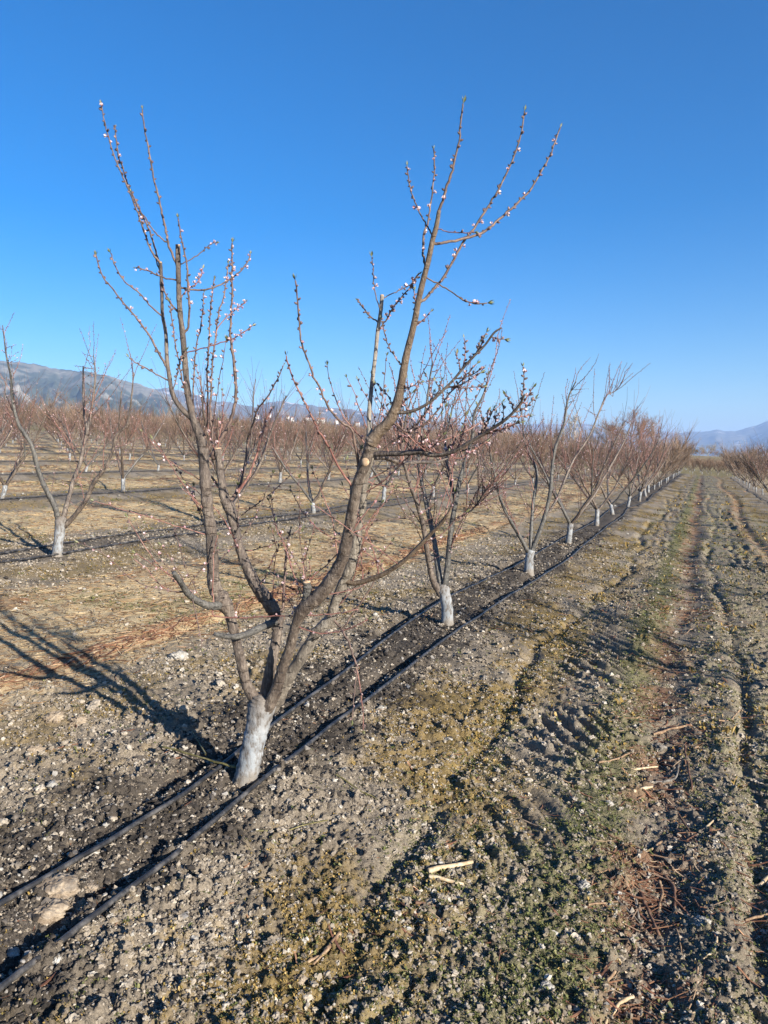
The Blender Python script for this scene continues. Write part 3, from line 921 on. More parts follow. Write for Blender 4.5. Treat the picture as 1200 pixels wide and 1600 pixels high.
class TracedTree:
    """a tree whose limbs are drawn along photo pixels at a given distance; dz bends each limb nearer or farther"""

    def __init__(self, base_px, label, group=None, name='peach_tree', seed=1):
        self.base = ground_px(*base_px)
        self.Y0 = self.base[1]
        self.root = empty(name, self.base)
        tag(self.root, label, 'tree', group)
        self.samples = []
        self.rng = random.Random(seed)
        self.k = 0

    def world(self, x, y, dz):
        return at_depth(x, y, self.Y0 + dz) - self.base

    def attach(self, x, y):
        best = None; bd = 1e9
        for sx, sy, sdz in self.samples:
            d = (sx - x) ** 2 + (sy - y) ** 2
            if d < bd:
                bd = d; best = (sx, sy, sdz)
        return best, math.sqrt(bd)

    def line(self, px, dz0=None, dz1=None, k=5):
        """px rows: x, y, width in photo pixels"""
        px = [list(map(float, p)) for p in px]
        if dz0 is None:
            (ax, ay, adz), dist = self.attach(px[0][0], px[0][1])
            dz0 = adz
            if dist < 22:
                px = [[ax, ay, px[0][2]]] + ([p for p in px[1:]] if dist < 9 else px)
        ln = sum(math.hypot(px[i + 1][0] - px[i][0], px[i + 1][1] - px[i][1]) for i in range(len(px) - 1))
        if dz1 is None:
            dz1 = dz0 + self.rng.uniform(-0.4, 0.4) * ln / 1200 * self.Y0
        s = 0; rows = []
        for i, p in enumerate(px):
            if i: s += math.hypot(p[0] - px[i - 1][0], p[1] - px[i - 1][1])
            rows.append([p[0], p[1], p[2], dz0 + (dz1 - dz0) * s / max(ln, 1e-6)])
        rows = smooth_line(rows, k)
        pts = np.array([self.world(r[0], r[1], r[3]) for r in rows])
        rad = np.maximum(rows[:, 2] / 2 / 1200 * (self.Y0 + rows[:, 3]), 0.0011)
        return rows, pts, rad

    def limb(self, name, px, m, dz0=None, dz1=None, n=12, knob=0.07, cut=False, sample=True):
        rows, pts, rad = self.line(px, dz0, dz1, 9)
        self.k += 1
        # swollen collars and ring scars along the limb
        sl = np.concatenate([[0], np.cumsum(np.linalg.norm(np.diff(pts, axis=0), axis=1))])
        for _ in range(int(sl[-1] / 0.13)):
            c = self.rng.uniform(0.05, 0.97) * sl[-1]
            rad = rad * (1 + self.rng.uniform(-0.06, 0.12) * np.exp(-((sl - c) / self.rng.uniform(0.008, 0.022)) ** 2))
        mb = MB(); tube(mb, pts, rad, n + 8, knob, True, self.k * 7)
        o = mb.build(name, m, self.root)
        if sample:
            for r in rows: self.samples.append((r[0], r[1], r[3]))
        if cut:
            self.cut(pts[-1], pts[-1] - pts[-2], rad[-1], o)
        return o

    def cut(self, p, d, r, o):
        c = MB(); end_cap(c, p + d / np.linalg.norm(d) * 0.002, d, r * 1.02)
        c.build('pruning_cut', M['cut'], o)


def main_tree():
    T = TracedTree((382, 1222), 'big front peach tree with whitewashed trunk and tall budding shoots', seed=3)
    b = M['bark']
    T.limb('trunk', [(379, 1240, 46), (383, 1222, 38), (392, 1180, 36), (401, 1140, 37), (409, 1105, 44), (412, 1088, 40)], M['trunk'], 0, 0, 18, 0.05)
    tr = T.root.children[0]
    T.limb('limb', [(404, 1112, 22), (396, 1090, 19), (385, 1068, 17), (375, 1026, 15), (367, 992, 15), (358, 958, 18), (346, 936, 24), (335, 915, 20), (332, 872, 18), (329, 827, 18), (323, 779, 17), (319, 726, 16), (315, 690, 15), (304, 660, 12), (298, 640, 10), (292, 600, 9), (286, 529, 8.5), (281, 485, 8), (279, 438, 7.5), (278, 384, 7.5)], M['bark'], 0.0, -0.16, 14, 0.06, True)
    T.limb('limb', [(410, 1104, 21.1), (416, 1075, 17.6), (425, 1034, 15.8), (432, 996, 15.8), (434, 970, 17.6), (428, 955, 21.1), (417, 938, 21.1), (400, 914, 19.4), (385, 884, 15.8), (374, 854, 13.2), (368, 827, 14.1), (360, 797, 17.6), (351, 779, 15.0), (346, 749, 11.4), (342, 715, 11.4), (340, 702, 11.4)], M['bark'], 0.0, 0.10, 14, 0.08, True)
    T.limb('limb', [(416, 1108, 24.0), (430, 1082, 19.2), (441, 1045, 16.8), (452, 1015, 16.0), (462, 977, 16.0), (474, 951, 20.8), (497, 932, 22.4), (520, 902, 20.0), (535, 872, 19.2), (543, 839, 18.4), (550, 801, 17.6), (557, 764, 17.6), (568, 730, 17.6), (576, 704, 17.6), (582, 684, 19.2)], M['bark'], -0.02, -0.50, 16, 0.06)
    c3 = T.root.children[-1]
    T.limb('limb', [(420, 1104, 30), (434, 1088, 26), (452, 1056, 20), (479, 1015, 18), (494, 989, 17), (516, 966, 17), (524, 940, 15), (542, 899, 17), (554, 865, 19), (559, 827, 15), (565, 797, 13), (569, 760, 10), (577, 728, 8), (588, 700, 6)], M['bark_pale'], 0.04, -0.34, 12, 0.08)
    T.limb('limb', [(580, 690, 16), (577, 668, 8), (577, 644, 7), (581, 602, 6.5), (586, 560, 6), (590, 520, 6), (595, 485, 6), (597, 463, 6)], M['bark_pale'], None, -0.35, 10, 0.04, True)
    T.limb('limb', [(580, 692, 22), (590, 677, 19), (607, 660, 17), (616, 642, 15), (623, 621, 14), (629, 588, 12), (635, 555, 11), (642, 527, 10), (649, 497, 9.5), (653, 474, 9), (660, 443, 9), (666, 420, 8.5), (670, 404, 8.5), (676, 375, 8), (682, 353, 7.5), (686, 329, 6)], M['bark_tan'], None, -0.75, 12, 0.03)
    T.limb('limb', [(476, 950, 16), (479, 936, 15), (480, 920, 13), (479, 909, 13)], M['bark_grey'], None, -0.22, 10, 0.1, True)
    T.limb('limb', [(348, 945, 16), (332, 947, 13), (314, 942, 11), (295, 929, 10), (282, 910, 9), (272, 895, 8)], M['bark_grey'], None, -0.35, 10, 0.06)
    T.limb('limb', [(432, 970, 14), (407, 981, 12), (385, 991, 11), (362, 995, 9), (336, 991, 7)], M['bark_grey'], None, -0.28, 10, 0.05)
    T.limb('limb', [(542, 912, 10), (557, 911, 8), (587, 902, 8), (610, 891, 7.5), (636, 872, 7), (672, 835, 6), (688, 819, 5.5), (700, 803, 5)], M['bark_tan'], None, -0.45, 8, 0.03)
    T.limb('limb', [(297, 660, 9), (280, 634, 8), (269, 613, 7), (265, 590, 6.5), (261, 562, 6), (259, 520, 5.5), (254, 492, 5), (253, 462, 5), (252, 431, 5), (251, 411, 5)], M['bark'], None, -0.10, 10, 0.05, True)
    T.limb('limb', [(580, 709, 9), (618, 709, 8), (646, 707, 8), (658, 706, 9), (680, 711, 7), (709, 705, 6), (740, 687, 5.5), (765, 672, 5), (793, 653, 4.5), (812, 632, 4), (820, 616, 3)], M['bark'], None, -0.75, 9, 0.07)
    T.limb('limb', [(578, 715, 8), (600, 715, 7), (627, 723, 6), (657, 722, 6), (680, 722, 3), (700, 716, 2.4)], M['bark'], None, 0.2, 8, 0.07)
    T.limb('limb', [(616, 645, 7), (635, 644, 5.5), (653, 639, 5), (672, 628, 4.6), (691, 611, 4.4), (709, 593, 4), (723, 576, 4), (742, 555, 3.6), (758, 539, 3.4), (772, 520, 3.2), (784, 512, 2.4)], M['bark'], None, -0.75, 8, 0.05)
    # pruning wound on the flank of the thick right-hand limb
    p = T.world(571, 722, -0.465) + np.array([0.0, -0.033, 0.0])
    T.cut(p, np.array([-0.25, -1.0, 0.15]), 0.0155, c3)
    # knots and spurs
    flowers_all = []
    S = []   # traced shoots: (pixels, width start, width end, material, bud spacing, first bud, flower share)
    tw, rd = 'twig', 'twig_red'
    S.append(([(251, 412), (246, 405), (240, 398), (232, 381), (221, 351), (215, 333), (207, 311), (198, 290), (188, 267), (177.5, 241), (166.5, 203), (158, 164)], 3.6, 1.8, tw, .022, .1, .12))
    S.append(([(253, 440), (247, 405), (238, 376), (228, 348), (215, 322), (205, 300), (197, 281), (192, 262), (185, 244), (180, 203), (180, 197)], 3.2, 1.8, tw, .022, .25, .12))
    S.append(([(279, 418), (270, 400), (263, 381), (261, 369), (255, 341), (249, 314), (246, 298), (241, 283), (235, 250), (230, 222), (225, 197), (222, 171)], 4.2, 2.0, tw, .030, .2, .06))
    S.append(([(263, 383), (252, 372), (241, 361), (227, 341), (216, 325), (206, 300)], 2.6, 1.6, tw, .03, .3, .15))
    S.append(([(285, 523), (294, 511), (296, 480), (294, 450), (292, 415), (286, 385), (284, 373), (278, 341)], 4.2, 2.0, tw, .024, .25, .25))
    S.append(([(280, 490), (266, 473), (257, 455), (250, 425), (243, 405)], 3.4, 2.0, tw, .024, .3, .1))
    S.append(([(280, 437), (259, 435), (240, 427), (229, 422), (212, 418)], 2.6, 1.8, tw, .018, .45, .45))
    S.append(([(281, 412), (292, 408), (308, 399), (322, 387), (330, 381), (336, 379)], 1.9, 1.5, tw, .014, .65, .6))
    S.append(([(281, 449), (303, 453), (327, 451), (350, 442), (369, 429), (383, 415), (391, 398)], 3.0, 1.8, tw, .02, .55, .4))
    S.append(([(263, 575), (259, 571), (252, 560), (236, 529), (215, 499), (203, 485), (189, 469), (175, 450), (162, 434), (150, 401)], 4.0, 2.0, tw, .024, .1, .18))
    S.append(([(253, 494), (233, 476), (219, 459), (198, 443), (187, 429), (178, 411), (173, 395)], 2.6, 1.8, tw, .024, .25, .25))
    S.append(([(266, 595), (243, 584), (226, 574), (212, 567), (203, 559)], 2.4, 1.8, tw, .03, .3, .2))
    S.append(([(291, 550), (322, 543), (345, 535), (364, 529), (380, 519), (393, 510)], 2.0, 1.6, rd, .018, .6, .6))
    S.append(([(330, 714), (346, 684), (358, 664), (365, 640), (369, 613), (367, 578), (363, 548), (360, 515), (362, 480), (363, 438), (363, 403), (362, 380)], 6.5, 2.0, tw, .018, .3, .35))
    S.append(([(321, 712), (331, 690), (330, 660), (328, 640), (330, 613), (332, 567), (337, 525), (341, 492), (348, 469), (353, 445), (357, 412)], 4.2, 1.8, tw, .016, .3, .22))
    S.append(([(318, 700), (324, 660), (324, 625), (324, 578), (327, 532), (328, 497), (332, 462), (334, 437)], 3.6, 1.8, tw, .017, .35, .2))
    S.append(([(305, 665), (302, 640), (302, 613), (303, 578), (307, 539), (313, 515), (317, 483), (318, 457)], 3.2, 1.6, tw, .018, .3, .2))
    S.append(([(300, 650), (294, 627), (285, 595), (278, 557), (273, 532), (268, 492), (266, 474)], 3.0, 1.8, tw, .018, .2, .2))
    S.append(([(337, 533), (341, 511), (364, 487), (376, 478), (384, 472)], 1.9, 1.6, rd, .014, .5, .7))
    S.append(([(270, 612), (276, 590), (280, 570), (290, 548)], 2.0, 1.4, tw, .016, .2, .3))
    S.append(([(284, 470), (292, 452), (305, 445), (314, 432), (317, 420)], 2.0, 1.5, rd, .012, .2, .65))
    S.append(([(686, 330), (693, 309), (699, 288), (707, 266), (712, 242), (718, 213), (722, 174), (724, 162)], 4.6, 2.0, tw, .030, .1, .35))
    S.append(([(667, 420), (662, 405), (660, 392), (662, 367), (669, 346), (672, 324), (676, 300), (678, 271), (678, 232)], 4.0, 2.0, tw, .024, .15, .25))
    S.append(([(677, 372), (672, 360), (664, 348), (653, 326), (645, 307), (639, 285), (636, 260)], 2.6, 1.6, tw, .017, .4, .5))
    S.append(([(676, 381), (690, 380), (706, 377), (728, 372), (755, 363), (774, 348), (793, 331), (813, 312), (832, 293), (846, 268), (861, 239), (875, 199)], 5.0, 2.0, tw, .026, .2, .25))
    S.append(([(655, 473), (665, 467), (674, 455), (686, 443), (700, 422), (718, 389), (728, 372), (740, 358), (757, 331), (774, 305), (788, 278), (803, 244), (813, 213), (820, 173)], 5.0, 2.0, tw, .024, .12, .22))
    S.append(([(664, 433), (670, 436), (688, 446), (705, 456), (723, 469), (742, 474), (761, 474)], 2.4, 1.8, tw, .018, .6, .5))
    S.append(([(682, 355), (690, 359), (706, 363), (728, 364), (740, 362)], 1.8, 1.4, rd, .03, .5, .3))
    S.append(([(592, 520), (596, 510), (604, 499), (616, 478), (628, 464), (642, 446), (653, 428)], 2.6, 1.8, tw, .010, .25, .35))
    S.append(([(598, 468), (608, 461), (623, 455), (639, 446), (650, 436)], 2.0, 1.6, tw, .012, .5, .4))
    S.append(([(591, 504), (581, 497), (569, 483), (560, 470)], 2.6, 1.8, tw, .016, .3, .25))
    S.append(([(594, 485), (587, 462), (584, 441), (583, 422), (581, 402)], 2.0, 1.4, tw, .018, .4, .5))
    S.append(([(622, 576), (611, 548), (604, 530), (598, 508), (594, 498)], 2.2, 1.6, tw, .016, .1, .25))
    S.append(([(612, 658), (637, 676), (650, 669), (663, 663), (681, 644), (700, 618), (723, 593), (744, 569)], 3.4, 1.8, tw, .016, .2, .35))
    S.append(([(590, 716), (607, 695), (637, 674), (652, 662), (668, 640), (678, 620)], 3.2, 1.8, tw, .016, .25, .4))
    S.append(([(627, 720), (628, 688), (629, 649), (630, 618)], 4.0, 1.6, tw, .016, .3, .2))
    S.append(([(562, 745), (552, 676), (535, 662), (523, 649), (512, 634), (499, 605), (488, 583), (477, 552), (469, 523), (466, 484), (463, 437)], 4.6, 2.4, tw, .022, .35, .2))
    S.append(([(556, 770), (533, 737), (510, 692), (497, 673), (490, 656), (477, 631), (464, 605), (455, 583), (447, 556)], 4.0, 2.0, rd, .02, .35, .25))
    S.append(([(372, 770), (376, 762), (388, 746), (396, 724), (406, 694), (416, 658), (424, 640)], 5.5, 2.2, rd, .03, .4, .35))
    S.append(([(362, 786), (370, 768), (378, 748), (384, 720), (387, 684)], 6.0, 3.4, tw, .05, .5, .1))
    S.append(([(386, 690), (396, 660), (402, 640), (420, 617), (433, 593), (443, 571)], 3.0, 1.8, tw, .02, .3, .2))
    S.append(([(441, 950), (445, 902), (447, 865), (454, 827)], 5.0, 2.4, tw, .04, .4, .05))
    S.append(([(519, 965), (539, 992), (550, 1019), (557, 1045), (554, 1082), (550, 1124)], 4.0, 1.8, tw, .05, .4, .05))
    S.append(([(552, 1030), (562, 1070), (567, 1115), (568, 1140)], 2.2, 1.4, rd, .03, .4, .05))
    S.append(([(539, 977), (557, 951), (580, 917), (596, 880)], 3.4, 2.0, tw, .05, .5, .05))
    S.append(([(335, 962), (380, 966), (430, 962), (480, 962), (530, 958), (560, 952)], 2.4, 1.6, rd, .03, .2, .1))
    S.append(([(466, 978), (500, 990), (540, 984), (575, 968)], 2.4, 1.6, rd, .03, .2, .1))
    S.append(([(700, 803), (706, 790), (712, 770)], 3.4, 1.8, tw, .03, .4, .2))
    S.append(([(300, 932), (306, 960), (312, 990), (316, 1012)], 2.4, 1.4, tw, .04, .4, .02))
    S.append(([(750, 683), (765, 676), (790, 668), (805, 662)], 2.0, 1.4, rd, .012, .2, .8))
    S.append(([(700, 707), (716, 716), (735, 706), (760, 690)], 2.2, 1.4, rd, .012, .3, .75))
    for k in range(84):                                   # thin red water shoots through the middle of the tree
        for _ in range(80):
            sx, sy, sd = T.rng.choice(T.samples)
            if 690 < sy < 975: break
        a = T.rng.gauss(0, 0.75) - math.pi / 2
        if T.rng.random() < 0.2: a = T.rng.uniform(-math.pi, 0)
        ln = T.rng.uniform(50, 190)
        p = [(sx, sy)]; x, y = sx, sy
        for _ in range(4):
            a += T.rng.gauss(0, 0.16) + (-math.pi / 2 - a) * 0.10
            x += math.cos(a) * ln / 4; y += math.sin(a) * ln / 4; p.append((x, y))
        S.append((p, T.rng.uniform(1.5, 2.5), 1.0, rd if T.rng.random() < 0.75 else tw, .040, .15, .22))
    for path, cnt in (([(680, 711), (709, 705), (740, 687), (765, 672), (793, 653), (812, 632)], 16), ([(672, 628), (691, 611), (709, 593), (723, 576), (742, 555), (758, 539), (778, 514)], 12), ([(640, 707), (658, 706), (680, 711)], 4), ([(616, 642), (635, 555), (653, 474)], 5)):
        for _ in range(cnt):
            i = T.rng.randrange(len(path) - 1); u = T.rng.random()
            x = path[i][0] * (1 - u) + path[i + 1][0] * u; y = path[i][1] * (1 - u) + path[i + 1][1] * u
            a = T.rng.uniform(-2.2, 0.3); ln = T.rng.uniform(14, 60)
            S.append(([(x, y), (x + math.cos(a) * ln * .5, y + math.sin(a) * ln * .5), (x + math.cos(a - .15) * ln, y + math.sin(a - .15) * ln)], 2.2, 1.2, rd if T.rng.random() < .3 else tw, .014, .15, .15))
    shoots = []
    for px, w0, w1, m, dens, st, fl in S:
        n = len(px)
        rows, pts, rad = T.line([(p[0], p[1], w0 + (w1 - w0) * i / (n - 1)) for i, p in enumerate(px)], None, None, 4)
        j = np.array([[T.rng.gauss(0, 0.0012) for _ in range(3)] for _ in range(len(pts))]); j[0] = 0
        pts = pts + j
        dens *= 0.82
        mb = MB(); tube(mb, pts, rad, 6, 0.06, True, 5)
        o = mb.build('shoot', M[m], T.root)
        for r in rows: T.samples.append((r[0], r[1], r[3]))
        shoots.append((o, pts, rad, dens, st, fl))
    big = []; mb_b = MB()
    for o, pts, rad, dens, st, fl in shoots:
        fl_list = []; mb_b.mi = 0
        buds_along(mb_b, None, pts, rad[0], rad[-1], dens, st, fl, T.rng, fl_list)
        mb_b.mi = 1
        leaf_tip(mb_b, pts[-1], (pts[-1] - pts[-2]) / np.linalg.norm(pts[-1] - pts[-2]), T.rng.uniform(0.012, 0.024))
        for sz, m2 in fl_list: big.append((sz, m2, o))
    tag(mb_b.build('buds', [M['bud'], M['tip']], T.root), kind='stuff')
    big.sort(key=lambda e: -e[0])
    for sz, m2, o in big[:100]:
        m2.build('blossom', [M['petal'], M['calyx']], o, False)
    rest = MB()
    for sz, m2, o in big[100:]:
        v, q, t, qm, tm = m2.arrays()
        rest.v.append(v); rest.q.append(q + rest.n); rest.t.append(t + rest.n); rest.qm.append(qm); rest.tm.append(tm); rest.n += len(v)
    if rest.n:
        tag(rest.build('blossom', [M['petal'], M['calyx']], T.root, False), kind='stuff')
    return T


main_tree()


# --- the other trees: limbs given as 3D lines, shoots grown from them
def grow(limbs, rng, lod=0, n_shoot=13, n_spur=16, top=2.6):
    """shoots and spurs on a list of (points, radii); returns MBs: twigs, flowers"""
    tw = MB(); fl = MB()
    for pts, rad in limbs:
        m = len(pts)
        for k in range(n_shoot + n_spur):
            spur = k >= n_shoot
            f = rng.uniform(0.10, 1.0) ** 0.9 if not spur else rng.uniform(0.15, 1)
            i = min(int(f * (m - 1)), m - 2); u = f * (m - 1) - i
            p = pts[i] * (1 - u) + pts[i + 1] * u
            tg = pts[i + 1] - pts[i]; tg = tg / np.linalg.norm(tg)
            x, y, _ = frame_of(tg)
            a = rng.uniform(0, 2 * math.pi)
            out = x * math.cos(a) + y * math.sin(a)
            if spur:
                ln = rng.uniform(0.06, 0.22); d = out + 0.3 * tg + np.array([0, 0, rng.uniform(-0.3, 0.4)])
                r0 = 0.0028
            else:
                ln = rng.uniform(0.3, 0.9) * (1.15 - 0.3 * f); d = 0.62 * out + 0.6 * tg + np.array([0, 0, rng.uniform(0.1, 1.1)])
                if f > 0.85: d = 0.35 * out + tg; ln *= 1.15
                r0 = 0.0042 if lod < 2 else 0.0072
            d = d / np.linalg.norm(d)
            ns = (6 if not spur else 3) if lod == 0 else (4 if not spur else 2)
            q = [p]; dd = d
            for _ in range(ns - 1):
                dd = dd + np.array([rng.gauss(0, 0.10), rng.gauss(0, 0.10), rng.gauss(0.06, 0.08)])
                dd = dd / np.linalg.norm(dd)
                q.append(q[-1] + dd * ln / (ns - 1))
            q = np.array(q)
            if q[-1][2] > top: q[:, 2] = q[0, 2] + (q[:, 2] - q[0, 2]) * max(0.25, (top - q[0, 2]) / (q[-1][2] - q[0, 2] + 1e-6))
            rr = np.linspace(r0, r0 * 0.38, ns)
            tw.mi = 0 if (rng.random() < (0.35 if lod == 2 else 0.6)) else 1
            tube(tw, q, rr, 4 if lod == 0 else 3, 0, lod == 0)
            if lod == 0:
                tw.mi = 2
                buds_along(tw, fl, q, r0, r0 * 0.4, 0.028, 0.2, 0.16, rng, None, 1.0)
            elif lod == 1 and rng.random() < 0.28:
                bud(fl, q[-1], dd, 0.006, 0.007)
                fl.tm[-1][:] = 0
                bud(fl, q[ns // 2], dd, 0.006, 0.006)
    return tw, fl


def proto_limbs(rng, n, h=2.0, th=0.36, lean=(0, 0)):
    limbs = []
    a0 = rng.uniform(0, 6.28)
    for k in range(n):
        a = a0 + k * 2 * math.pi / n + rng.gauss(0, 0.25)
        d = np.array([math.cos(a) * 0.80, math.sin(a) * 0.80, 0.70])
        p = np.array([lean[0], lean[1], th - 0.03]); pts = [p]
        L = rng.uniform(0.85, 1.1) * h; ns = 9
        for i in range(ns):
            turn = 0.20 if i < 4 else 0.07
            d = d + np.array([rng.gauss(0, 0.07), rng.gauss(0, 0.07), turn])
            if i == 2: d = d + np.array([math.cos(a) * 0.2, math.sin(a) * 0.2, -0.1])
            d = d / np.linalg.norm(d)
            p = p + d * L / ns; pts.append(p)
        pts = np.array(pts)
        rad = np.linspace(0.029, 0.009, len(pts)) * rng.uniform(0.9, 1.15)
        limbs.append((pts, rad))
        # a fork half way
        i = rng.choice([3, 4]); a2 = a + rng.choice([-1, 1]) * rng.uniform(0.6, 1.2)
        d = np.array([math.cos(a2) * 0.6, math.sin(a2) * 0.6, 0.8]); q = pts[i]; fp = [q]
        for _ in range(5):
            d = d + np.array([rng.gauss(0, 0.08), rng.gauss(0, 0.08), 0.10]); d = d / np.linalg.norm(d)
            q = q + d * rng.uniform(0.12, 0.2) * h / 2; fp.append(q)
        limbs.append((np.array(fp), np.linspace(rad[i] * 0.75, 0.006, len(fp))))
    return limbs


def build_peach(root, limbs, trunk_pts, trunk_rad, rng, lod, n_shoot=11, n_spur=16, top=2.6):
    mb = MB(); tube(mb, trunk_pts, trunk_rad, 12 if lod == 0 else 7, 0.06, True, rng.randint(1, 999))
    mb.build('trunk', M['trunk'], root)
    tw, fl = grow(limbs, rng, lod, n_shoot, n_spur, top)
    if lod < 2:
        for pts, rad in limbs:
            p = np.hstack([pts, rad[:, None]]); p = smooth_line(p, 3 if lod == 0 else 1)
            l = MB(); tube(l, p[:, :3], p[:, 3], 9 if lod == 0 else 5, 0.07, True, rng.randint(1, 999))
            l.build('limb', rng.choice([M['bark'], M['bark'], M['bark_grey']]), root)
        tw.build('twigs', [M['twig'], M['twig_red'], M['bud']], root)
        if fl.n: tag(fl.build('blossoms', [M['petal'], M['calyx']], root, False), kind='stuff')
    else:
        cr = MB()
        for pts, rad in limbs: tube(cr, pts, rad, 4, 0, False)
        for a in ('v', 'q', 't', 'qm', 'tm'):
            pass
        v, q, t, qm, tm = tw.arrays()
        cr.v.append(v); cr.q.append(q + cr.n); cr.qm.append(np.where(qm < 0.5, 0, 1)); cr.n += len(v)
        if len(t): cr.t.append(t + cr.n - len(v)); cr.tm.append(np.ones(len(t)))
        cr.build('crown', [M['bark'], M['far_crown']], root)


def traced_peach(base_px, trunk, limbs, label, seed, group=None, n_shoot=19, n_spur=24, top=2.75):
    T = TracedTree(base_px, label, group, seed=seed)
    rng = random.Random(seed)
    _, tp, trd = T.line([(trunk[0][0], trunk[0][1] + 6, trunk[0][2] * 1.2)] + trunk, 0, 0, 4)
    L3 = []
    for px, dz in limbs:
        rows, pts, rad = T.line(px, 0.0 if len(px[0]) < 4 else px[0][3], dz, 3)
        L3.append((pts, rad))
    build_peach(T.root, L3, tp, trd, rng, 0, n_shoot, n_spur, top)
    return T


def W(pts, w0, w1):
    n = len(pts); w0 *= 0.85; w1 *= 0.6
    return [(p[0], p[1], w0 + (w1 - w0) * i / (n - 1)) for i, p in enumerate(pts)]


ROWG = 'peach trees along the row left of the track'
traced_peach((699, 976), [(699, 975, 21), (698, 945, 18), (694, 926, 20), (691, 914, 15)], [
    (W([(689, 930), (676, 905), (669, 871), (662, 827), (653, 790), (642, 761), (633, 730), (629, 700), (634, 655), (642, 625)], 13, 3.5), -0.45),
    (W([(692, 926), (686, 899), (680, 856), (672, 813), (665, 784), (659, 753), (653, 718), (655, 695), (666, 635), (672, 590), (676, 565)], 12, 3.5), 0.55),
    (W([(694, 924), (699, 885), (705, 827), (712, 784), (718, 753), (726, 724), (738, 684), (741, 649), (755, 618), (761, 597)], 12, 4), -0.1),
    (W([(715, 810), (738, 796), (755, 773), (770, 753)], 4, 2), -0.3),
    (W([(712, 784), (700, 735), (696, 690), (704, 650), (712, 620)], 7, 3), 0.3)],
    'second peach tree of the row, three dark limbs, right behind the big front tree', 12, ROWG)
traced_peach((827, 895), [(826, 894, 16), (827, 872, 13), (829, 860, 14)], [
    (W([(827, 866), (821, 855), (808, 831), (793, 806), (782, 780), (774, 745), (767, 715), (764, 690)], 9, 3), -0.5),
    (W([(829, 864), (830, 831), (833, 787), (839, 740), (830, 715), (820, 690), (816, 655), (812, 630)], 8, 3), 0.3),
    (W([(830, 864), (848, 817), (859, 773), (866, 707), (881, 663), (888, 622), (900, 596)], 9, 3), -0.1),
    (W([(848, 815), (870, 780), (888, 736), (899, 714), (921, 681), (936, 644), (947, 619), (960, 612), (968, 604)], 5.5, 1.2), 0.5)],
    'third peach tree of the row, wide open fork, beside the hose', 13, ROWG, 20, 22, 2.65)
traced_peach((90, 867), [(89, 866, 16), (92, 840, 14), (95, 820, 18), (97, 808, 15)], [
    (W([(92, 816), (85, 790), (72, 765), (60, 735), (51, 700), (40, 680), (30, 665), (24, 647), (19, 620), (17, 587), (11, 562), (7, 532), (4, 508)], 11, 2.5), -0.5),
    (W([(97, 816), (107, 780), (115, 750), (125, 725), (131, 695), (135, 670), (131, 640), (130, 600), (130, 572)], 10, 3.5), 0.35),
    (W([(135, 680), (141, 650), (146, 620), (149, 585), (146, 555)], 6, 2.5), 0.1),
    (W([(99, 824), (117, 805), (135, 780), (148, 752), (162, 735), (175, 707), (182, 680), (198, 664), (205, 625), (209, 582)], 10, 3), -0.3),
    (W([(120, 722), (110, 690), (95, 657)], 5, 2.2), 0.6)],
    'wide peach tree with split whitewashed trunk at the left edge', 14, 'peach trees of the second row left of the track', 11, 18, 2.65)

# prototypes
PROTO = []
for k in range(7):
    rng = random.Random(100 + k)
    r = empty('peach_tree', (0, 0, -50))
    th = rng.uniform(0.22, 0.36)
    lx, ly = rng.gauss(0, 0.04), rng.gauss(0, 0.04)
    trunk = np.array([[0, 0, -0.05], [lx * 0.3, ly * 0.3, 0.08], [lx * 0.7, ly * 0.7, th * 0.6], [lx, ly, th]])
    build_peach(r, proto_limbs(rng, 3 + k % 2, rng.uniform(1.75, 2.15), th, (lx, ly)), trunk, np.array([0.055, 0.046, 0.043, 0.050]), rng, 1, 26, 20, 3.0)
    PROTO.append(r)
FAR = []
for k in range(7):
    rng = random.Random(300 + k)
    r = empty('peach_tree', (0, 0, -50))
    th = rng.uniform(0.22, 0.36)
    trunk = np.array([[0, 0, -0.05], [0, 0, 0.1], [0.01, 0, th]])
    build_peach(r, proto_limbs(rng, 3 + k % 2, rng.uniform(2.15, 2.55), th), trunk, np.array([0.040, 0.034, 0.034]), rng, 2, 66, 24, 3.5)
    FAR.append(r)

# tree positions
spots_t = []
for i, L in enumerate(ROW_LEFT):
    t0 = {0: 2.91, 1: 6.90, 2: 10.5}.get(i, 1.3 * (i * 7 % 5) * 0.5)
    for n in range(-6, 40):
        t = t0 + 3.4 * n + random.gauss(0, 0.12)
        if t < ROW_END: spots_t.append(('l', i, n, L + random.gauss(0, 0.06), t))
for i, L in enumerate(ROW_RIGHT):
    for n in range(-3, 40):
        t = 5.4 + i * 1.1 + 3.4 * n + random.gauss(0, 0.12)
        if t < ROW_END + 2 and (n >= 0 or i > 0): spots_t.append(('r', i, n, L + random.gauss(0, 0.06), t))
cand = []
for side, i, n, L, t in spots_t:
    x, y = from_row(L, t)
    if side == 'l' and i == 0 and n < 3: continue         # built one by one above
    if side == 'l' and i == 1 and n == 0: continue
    dist = math.hypot(x, y); az = math.degrees(math.atan2(x, y))
    seen = y > 0.5 and abs(x) < 0.5 * y + 1.6
    caster = side == 'r' and i == 0 and -4 < t < 36        # trees whose shadows lie across the track
    if seen or caster: cand.append((dist if seen else dist * 0.3, side, i, n, L, t, x, y))
cand.sort()
near, rest = cand[:296], cand[296:]
used = set()


